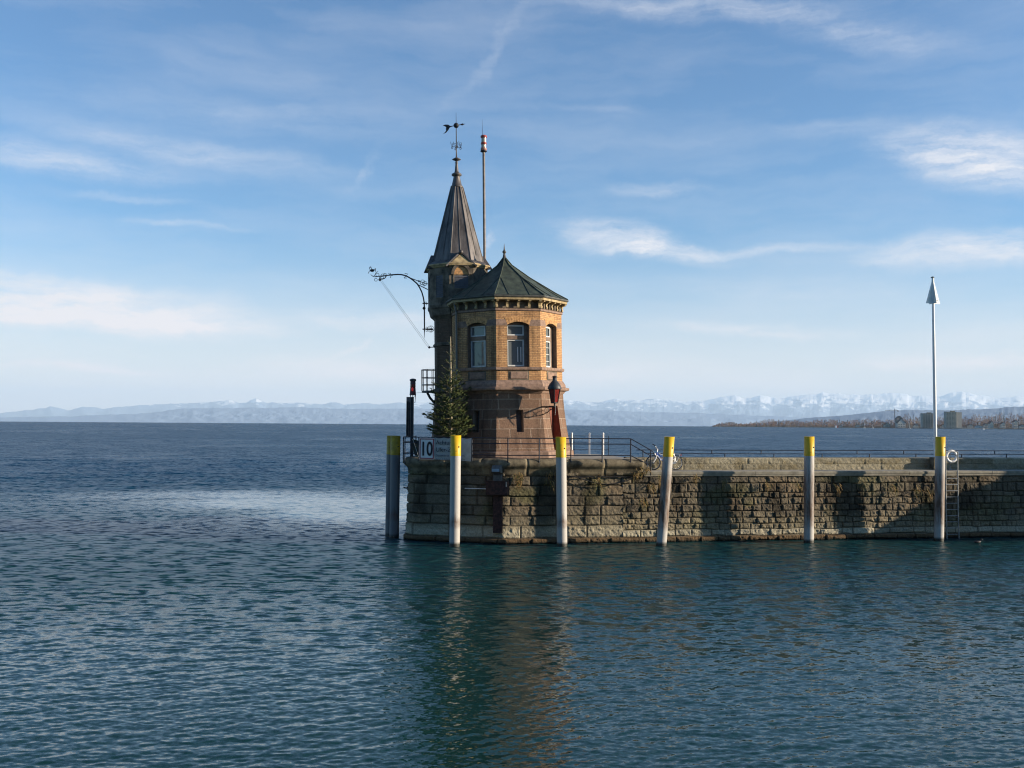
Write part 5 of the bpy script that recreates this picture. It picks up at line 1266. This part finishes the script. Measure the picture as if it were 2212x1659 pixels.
# ================================================================== CHRISTMAS TREE
def spruce():
    R = np.random.RandomState(21); Y = 47.55; b = at(974.5, 990, Y); zt = at(973, 726, Y).z; H = zt - ZP
    b = Vector((at(975, 940, Y).x, Y, ZP - .02))
    t = thing('christmas_tree', 'tall sparse spruce Christmas tree standing behind the banner', 'tree', b)
    lean = at(973, 726, Y).x - b.x
    pt = lambda z: Vector((lean * z / H, 0, z))
    MB().tube([pt(H * i / 10) for i in range(11)], [.08 * (1 - i / 12.) + .012 for i in range(11)], 8).build('trunk', 'bark', t)
    tw = MB(); V = []; T = []
    def needles(a, c, dens, L):
        d = (c - a); n = int(d.length * dens) + 2; dn = d.normalized()
        for k in range(n):
            q = a + d * R.rand(); s = dn.cross(Vector(R.normal(size=3)))
            if s.length < 1e-4: continue
            s.normalize(); nd = (s * .95 + dn * .55 + Vector((0, 0, .12))).normalized(); l = L * (.7 + .6 * R.rand()); w = dn.cross(nd).normalized() * .0075
            V.extend([q - w, q + w, q + nd * l]); tone = np.array([.058, .084, .026]) * (.45 + 1.0 * R.rand()); 
            if R.rand() < .14: tone = np.array([.16, .15, .05])
            T.extend([tone] * 3)
    zz = H * .195; lev = 0
    while zz < H * .985:
        f = (zz / H - .18) / .82
        rad = float(np.interp(f, (0, .07, .15, .26, .46, .56, .72, .86, 1), (.85, 1.12, 1.12, .86, .78, .46, .40, .20, .05)))
        nb = max(5, int(15 * (1 - f) ** .7)) if f < .56 else (5 if f < .9 else 4)
        for i in range(nb):
            a = 2 * pi * (i + R.rand() * .7) / nb + lev * 1.7; L = rad * (.62 + .55 * R.rand()); up_ = .10 + .62 * f + .14 * R.normal() * .5
            z0 = zz + R.normal() * .06; o = pt(z0); dirv = Vector((cos(a), sin(a), 0))
            pts = [o, o + dirv * L * .45 + Vector((0, 0, L * (up_ * .35 - .06))), o + dirv * L * .8 + Vector((0, 0, L * (up_ * .75 - .08))), o + dirv * L + Vector((0, 0, L * (up_ * 1.1)))]
            tw.tube(pts, [.014, .010, .007, .003], 4, cap=False)
            dens = 270 if f < .55 else 170
            for q0, q1 in zip(pts[:-1], pts[1:]): needles(q0.lerp(q1, .1), q1, dens, .050)
            ns = int(L * (9 if f < .6 else 6))
            for k in range(ns):
                u = .25 + .72 * R.rand(); j = min(2, int(u * 3)); s0 = pts[j].lerp(pts[j + 1], u * 3 - j); sd_ = 1 if k % 2 else -1
                side = Vector((-sin(a), cos(a), 0)) * sd_; l = L * (.34 * (1.1 - u) + .10) * (.7 + .6 * R.rand())
                e = s0 + (side * .75 + dirv * .7).normalized() * l + Vector((0, 0, l * (.05 + .25 * R.rand() + .3 * f)))
                tw.tube([s0, e], [.005, .002], 3, cap=False); needles(s0, e, dens * 1.05, .048)
        zz += .165 + .10 * f + (.16 if f > .6 else 0); lev += 1
    needles(pt(H * .9), pt(H), 60, .045)
    tw.build('branches', 'bark', t)
    V = np.array([tuple(v) for v in V]); trimesh('needles', V, np.arange(len(V)).reshape(-1, 3), 'needle', np.array(T), t)
    MB().lathe([(.30, 0), (.30, .06), (.12, .10), (.11, .40)], 10).build('stand', 'iron', t)
spruce()

# ================================================================== BICYCLE
def bicycle():
    hub_f = Vector((0, 0, .355)); hub_r = Vector((1.12, 0, .355)); R = .335
    d = ray(1411.8, 1000); B0 = C1 - NW * 1.25; kk = (B0.y * d.x - B0.x * d.y) / (UW.x * d.y - UW.y * d.x); q = B0 + UW * kk
    t = thing('bicycle', 'blue and white bicycle leaning on the mole parapet behind the slanting post', 'bicycle', (q.x, q.y, ZW), radians(10.3)); t.rotation_euler = (radians(-8), 0, radians(10.3))
    def wheel(c, yaw, nm):
        a = Vector((sin(yaw), cos(yaw), 0)); m = MB(); m.torus(c, R, .021, a, 40, 8); w = m.build('wheel', 'rubber', t)
        MB().torus(c, R - .032, .012, a, 40, 6).build('rim', 'chrome', w)
        s = MB(); p0 = a.orthogonal().normalized(); p1 = a.cross(p0)
        for k in range(28): g = 2 * pi * k / 28; s.tube([c + a * (.03 if k % 2 else -.03), c + (p0 * cos(g) + p1 * sin(g)) * (R - .03)], .0016, 3, cap=False)
        s.build('spokes', 'chrome', w); MB().tube([c - a * .05, c + a * .05], .022, 8).build('hub', 'chrome', w)
    wheel(hub_f, .32, 'f'); wheel(hub_r, 0, 'r')
    head_t = Vector((.225, 0, .86)); head_b = Vector((.175, 0, .70)); bb = Vector((.66, 0, .30)); seat_c = Vector((.83, 0, .78))
    MB().tube([head_t, head_b], .030, 8).tube([head_b + Vector((.01, 0, .05)), (.36, 0, .55), bb], .030, 8).tube([bb, seat_c], .022, 8).tube([seat_c + Vector((-.04, 0, -.14)), (.45, 0, .62), head_t + Vector((-.015, 0, -.06))], .022, 8).build('frame', 'blueframe', t)
    MB().tube([head_b + Vector((.022, 0, .02)), (.40, 0, .47)], .033, 8).build('frame_panel', 'white', t)
    MB().tube([bb, hub_r + Vector((0, .05, 0))], .012, 6).tube([seat_c, hub_r + Vector((0, .05, 0))], .011, 6).tube([bb, hub_r - Vector((0, .05, 0))], .012, 6).tube([seat_c, hub_r - Vector((0, .05, 0))], .011, 6).build('rear_stays', 'chrome', t)
    fk = MB()
    for s in (-1, 1): fk.tube([head_b + Vector((-.01, s * .055, -.02)), head_b + Vector((-.06, s * .055, -.16)), hub_f + Vector((0, s * .055, 0))], [.03, .026, .014], 8)
    fk.tube([head_b + Vector((-.01, -.055, -.02)), head_b + Vector((-.01, .055, -.02))], .026, 8); fk.build('fork', 'white', t)
    st = head_t + Vector((.03, 0, .14)); MB().tube([head_t, st, st + Vector((-.09, 0, .06))], .017, 8).build('stem', 'chrome', t)
    h = st + Vector((-.09, 0, .06)); MB().tube([h + Vector((-.16, -.10, .14)), h + Vector((-.10, -.22, .08)), h + Vector((0, -.08, 0)), h + Vector((0, .08, 0)), h + Vector((.08, .24, .05)), h + Vector((.14, .28, .04))], .013, 8).build('handlebar', 'chrome', t)
    MB().tube([h + Vector((-.10, -.24, .08)), h + Vector((-.20, -.12, .17))], .022, 8).build('grip', 'rubber', t); MB().tube([h + Vector((.06, .24, .05)), h + Vector((.16, .30, .04))], .02, 8).build('grip', 'rubber', t)
    MB().tube([(.30, 0, .79), (.55, 0, .70)], .012, 6).build('frame_lock', 'white', t)
    MB().sphere((.10, 0, .76), .055, 12, 8, (1.1, .9, .9)).build('headlight', 'white', t)
    MB().tube([seat_c, seat_c + Vector((.045, 0, .17))], .014, 8).build('seat_post', 'chrome', t)
    s0 = seat_c + Vector((.045, 0, .20)); m = MB(); m.add([s0 + Vector(v) for v in ((-.16, -.02, .0), (-.16, .02, .0), (-.02, .05, .02), (-.02, -.05, .02), (.10, .09, .03), (.10, -.09, .03), (-.15, 0, -.04), (0, 0, -.05), (.10, 0, -.05))], [(0, 3, 2, 1), (3, 5, 4, 2), (0, 6, 7, 3), (3, 7, 8, 5), (1, 2, 7, 6), (2, 4, 8, 7), (4, 5, 8), (0, 1, 6)], True); m.build('saddle', 'leather', t)
    def guard(c, r, a0, a1, mat):
        m = MB(); n = 14
        for i in range(n):
            for (x0) in (0,):
                t0 = a0 + (a1 - a0) * i / n; t1 = a0 + (a1 - a0) * (i + 1) / n
                m.add([c + Vector((cos(t0) * r, -.03, sin(t0) * r)), c + Vector((cos(t1) * r, -.03, sin(t1) * r)), c + Vector((cos(t1) * r, .03, sin(t1) * r)), c + Vector((cos(t0) * r, .03, sin(t0) * r))], [(0, 1, 2, 3)], True)
        return m.build('mudguard', mat, t)
    guard(hub_f, R + .045, radians(-15), radians(125), 'white'); guard(hub_r, R + .045, radians(35), radians(175), 'iron'); guard(hub_r, R + .05, radians(15), radians(48), 'white')
    rk = MB()
    for s in (-1, 1): rk.tube([hub_r + Vector((.0, s * .07, .02)), (1.04, s * .06, .78)], .011, 6).tube([hub_r + Vector((.02, s * .07, .02)), (1.34, s * .06, .76)], .011, 6).tube([(.88, s * .06, .78), (1.36, s * .06, .77)], .010, 6)
    for x in (.95, 1.1, 1.25, 1.36): rk.tube([(x, -.06, .775), (x, .06, .775)], .009, 5)
    rk.build('rack', 'chrome', t)
    MB().box((1.40, 0, .72), (.04, .08, .05)).build('tail_lamp', 'red', t)
    ck = MB(); ck.torus(bb + Vector((0, -.05, 0)), .09, .008, (0, 1, 0), 24, 5); ck.tube([bb + Vector((0, -.07, 0)), bb + Vector((.12, -.07, -.12))], .012, 6); ck.tube([bb + Vector((0, .07, 0)), bb + Vector((-.12, .07, .12))], .012, 6)
    ck.box(bb + Vector((.12, -.12, -.12)), (.09, .08, .022)).box(bb + Vector((-.12, .12, .12)), (.09, .08, .022)); ck.build('crank', 'darkgrey', t)
    MB().prism([bb + Vector((-.02, -.06, .10)), bb + Vector((.46, -.06, .10)), bb + Vector((.46, -.06, .02)), bb + Vector((-.02, -.06, -.09))], (0, -.012, 0), (0, .012, 0)).build('chain_guard', 'greysteel', t)
    MB().tube([bb + Vector((-.02, .03, -.02)), (.55, .16, .0)], .010, 6).build('kickstand', 'iron', t)
bicycle()

# ================================================================== WHITE POLE, LIFE RING, LADDER, DUCK
def lw(x, back, y=1000):
    B = C1 - NW * back; d = ray(x, y); k = (B.y * d.x - B.x * d.y) / (UW.x * d.y - UW.y * d.x); return B + UW * k
def white_pole():
    q = lw(2021.5, 1.45); Y = q.y; tp = at(2014.9, 600, Y); t = thing('white_pole', 'tall white pole carrying a white triangular topmark', 'pole', (q.x, q.y, ZW))
    top = tp - Vector((q.x, q.y, ZW)); k = .06628 * Y / F
    MB().box((0, .06, .31), (.40, .40, .62), radians(10.3)).build('unseen_pedestal', 'cementtop', t)  # unseen block added so its shadow darkens the parapet left of the pole
    MB().tube([(0, 0, 0), top * .55, top], [.085, .075, .058], 14).build('pole', 'white', t)
    MB().lathe([(.09, top.z), (.08, top.z + .04), (.03, top.z + .06)], 12, (top.x - .01, top.y, 0)).build('cap', 'iron', t)
    z = lambda cy: at(2015, 573.4 + cy * .06628, Y).z - ZW
    zt, zb = z(395), z(1245); w = .30 * 1.36
    cx0 = top.x
    for (ang, nm) in ((.38, 'a'), (1.85, 'b')):
        m = MB(); u = Vector((cos(ang), sin(ang), 0)); n = Vector((-sin(ang), cos(ang), 0))
        ww = w * (1.12 if nm == 'a' else .7)
        P_ = [Vector((cx0, .0, zb)) - u * ww, Vector((cx0, .0, zb)) + u * ww, Vector((cx0, .0, zt))]
        m.prism(P_, n * -.008, n * .008); m.build('topmark_plate', 'white', t)
    br = MB(); zz = z(1145); br.tube([(cx0 - .26, -.02, zz), (cx0 + .24, -.02, zz)], .014, 5); zz = z(665); br.tube([(cx0 - .1, -.02, zz), (cx0 + .06, -.02, zz)], .012, 5); br.build('crossbar', 'greysteel', t)
white_pole()
def life_ring():
    q = lw(2054, 1.35, 988); Y = q.y; c = at(2056, 986, Y); t = thing('life_ring', 'white life ring hung on a grey stand beside the ladder', 'life ring', (q.x, q.y, ZW), radians(10.3))
    zz = c.z - ZW
    MB().torus((.04, 0, zz), .27, .062, (0, 1, 0), 40, 12, flat=.8).build('ring', 'white', t)
    bd = MB()
    for k in range(4): a = .5 + k * pi / 2; bd.torus((.04, 0, zz), .27, .066, (0, 1, 0), 6, 10, a, a + .22, .8)
    bd.build('strap', pm('pale_grey_strap', (.5, .46, .42), .7, .1, 5), t)
    MB().tube([(.02, .10, 0), (.02, .10, zz + .30)], .022, 8).tube([(.02, .10, zz + .22), (.02, -.02, zz + .22)], .018, 6).build('stand', 'greysteel', t)
    MB().torus((.04, -.01, zz), .345, .007, (0, 1, 0), 36, 5).build('grab_line', 'banner', t)
    MB().lathe([(.10, 0), (.10, .03), (.03, .05)], 10, (.02, .10, 0)).build('base', 'greysteel', t)
life_ring()
def ladder():
    a = lw(2042, -.36, 1080); b = lw(2068, -.36, 1080); t = thing('steel_ladder', 'galvanised steel ladder on the mole wall beside the rusty post', 'ladder', (a.x, a.y, 0), radians(10.3)); w = (b - a).length
    zt = at(2043, 976, a.y).z; zl = .02
    for x in (0, w):
        MB().tube([(x - .10 * (zt - 3) * 0 - .02 * 0, -.12, -.4), (x, -.05, 1.5), (x + .03, .0, 3.2), (x + .05, .02, zt)], .028, 8).build('stile', 'greysteel', t)
    MB().tube([(.05, .02, zt), (w + .05, .02, zt)], .024, 8).build('top_rail', 'greysteel', t)
    for i in range(10):
        z = .2 + .30 * i
        if z < 3.1: MB().tube([(.01, -.05, z), (w + .02, -.05, z)], .017, 6).build('rung', 'greysteel', t)
    for x in (.03, w + .03): MB().tube([(x, 0, 2.9), (x, .38, 2.9)], .018, 6).tube([(x, 0, 1.0), (x, .40, 1.0)], .018, 6).build('bracket', 'greysteel', t)
    MB().tube([(.16, .5, ZW), (.16, .5, zt - .05)], .02, 6).tube([(.16, .5, zt - .05), (.05, .02, zt - .05)], .018, 6).build('handhold', 'greysteel', t)
ladder()
def duck():
    p = atz(2112, 1173.5, 0); t = thing('water_bird', 'small dark water bird swimming below the steel ladder', 'bird', p, .2)
    m = MB(); rings = []
    st = [(-.20, .075, .012), (-.15, .07, .05), (-.05, .06, .085), (.06, .06, .085), (.13, .075, .06), (.155, .11, .036), (.165, .15, .032), (.185, .185, .036), (.215, .185, .030), (.235, .175, .012), (.265, .165, .005)]
    n = 10; vs = [(x, cos(2 * pi * k / n) * r, z + sin(2 * pi * k / n) * r * .8) for (x, z, r) in st for k in range(n)]
    m.add(vs, [(i * n + k, i * n + (k + 1) % n, (i + 1) * n + (k + 1) % n, (i + 1) * n + k) for i in range(len(st) - 1) for k in range(n)] + [tuple(range(n)), tuple(range((len(st) - 1) * n, len(st) * n))], True)
    m.build('body', 'iron', t); MB().tube([(.228, 0, .180), (.275, 0, .165)], [.012, .004], 6).build('beak', 'white', t)
duck()

# ================================================================== MOORED BOAT outside the frame on the right (unseen, added and shaped so its shadow falls on the mole)
def moored_boat():
    q = C1 + UW * 32.2 + NW * 3.6; o = Vector((q.x, q.y, 0)); t = thing('unseen_passenger_boat', 'white passenger boat added unseen right of the frame to cast the shadow on the mole', 'boat', o, radians(10.3))
    st = [(0, .08, 3.9), (.9, .75, 3.75), (2.6, 1.5, 3.4), (6, 2.0, 3.1), (16, 2.1, 2.9), (20, 1.8, 3.0)]
    vs = []; fs = []
    for x, w, h in st: vs += [(x, -w, h), (x + .5, -w * .6, -.6), (x + .5, w * .6, -.6), (x, w, h)]
    for i in range(len(st) - 1): fs += [(4 * i + k, 4 * i + (k + 1) % 4, 4 * i + 4 + (k + 1) % 4, 4 * i + 4 + k) for k in range(4)]
    L = len(st) * 4; MB().add(vs, fs + [(0, 1, 2, 3), (L - 1, L - 2, L - 3, L - 4)]).build('hull', 'white', t)
    MB().prism([(1.0, -1.5, 3.3), (18, -1.5, 3.3), (18, -1.5, 6.2), (5.0, -1.5, 6.2), (1.6, -1.5, 4.6)], (0, -.2, 0), (0, 3.2, 0)).build('saloon', 'white', t)
    for i in range(8):
        for s_ in (-1.72, 1.72): MB().box((4.6 + 1.6 * i, s_, 5.0), (1.1, .06, .9)).build('window', 'glass', t)
    MB().box((12.0, 0, 6.3), (13, 4.0, .2)).build('upper_deck', 'white', t); MB().box((10.0, 0, 7.4), (4, 2.6, 2.0), taper=.9).build('wheelhouse', 'white', t)
    MB().tube([(13.6, 0, 6.4), (13.4, 0, 11)], .09, 8).build('mast', 'white', t)
moored_boat()

# ================================================================== QUAY AND TOWN behind the camera (unseen houses added to keep the low sky off the shaded faces)
def town():
    q = MB().box((0, -46, 1.4), (260, 90, 4.8)).build('quay', 'concrete'); kind(q, 'structure')
    wc = [(.34, .28, .20), (.30, .26, .22), (.38, .33, .24), (.28, .22, .18)]
    for i in range(9):
        w = 15; x = -72 + i * 16.5; H = 15 + 3.5 * ((i * 5) % 4) / 3; y = -24 - (i % 2) * 2
        t = thing('unseen_town_house', 'gabled town house in the unseen row added on the quay behind the camera', 'house', (x, y, 3.8), 0, 'added town houses on the quay')
        MB().prism([(-w / 2, 0, 0), (w / 2, 0, 0), (w / 2, 0, H), (0, 0, H + 5), (-w / 2, 0, H)], (0, -12, 0), (0, 0, 0)).build('wall', pm('house_render', wc[i % 4], .9, .15, .5), t)
        for s_ in (-1, 1): MB().prism([(s_ * (w / 2 + .5), 0, H - .3), (0, 0, H + 5.1), (0, 0, H + 5.4), (s_ * (w / 2 + .5), 0, H)], (0, -12.4, 0), (0, .5, 0)).build('roof', pm('house_tiles', (.13, .06, .045), .9, .25, 2), t)
        for r in range(4):
            for c in range(4): MB().box((-w / 2 + w * (c + .5) / 4, .02, 2.2 + 3.3 * r), (1.1, .12, 1.7)).build('window', 'glass', t)
town()

# ================================================================== HAZE over the lake
def haze():
    m = bpy.data.materials.new('lake_haze'); m.use_nodes = True; tr = m.node_tree; tr.nodes.clear()
    out = tr.nodes.new('ShaderNodeOutputMaterial'); pv = tr.nodes.new('ShaderNodeVolumePrincipled'); tr.links.new(pv.outputs[0], out.inputs['Volume'])
    pv.inputs['Color'].default_value = (.66, .84, 1.0, 1); pv.inputs['Density'].default_value = 1.7e-5; pv.inputs['Anisotropy'].default_value = .0
    x0, x1, y0, y1, z0, z1 = -105000, 105000, -90, 98000, -760, 2900
    b = MB(); b.box(((x0 + x1) / 2, (y0 + y1) / 2, (z0 + z1) / 2), (x1 - x0, y1 - y0, z1 - z0)); o = b.build('haze', m); kind(o, 'stuff')
    o['label'] = 'pale blue haze over the lake and mountains'; o['category'] = 'haze'
haze()
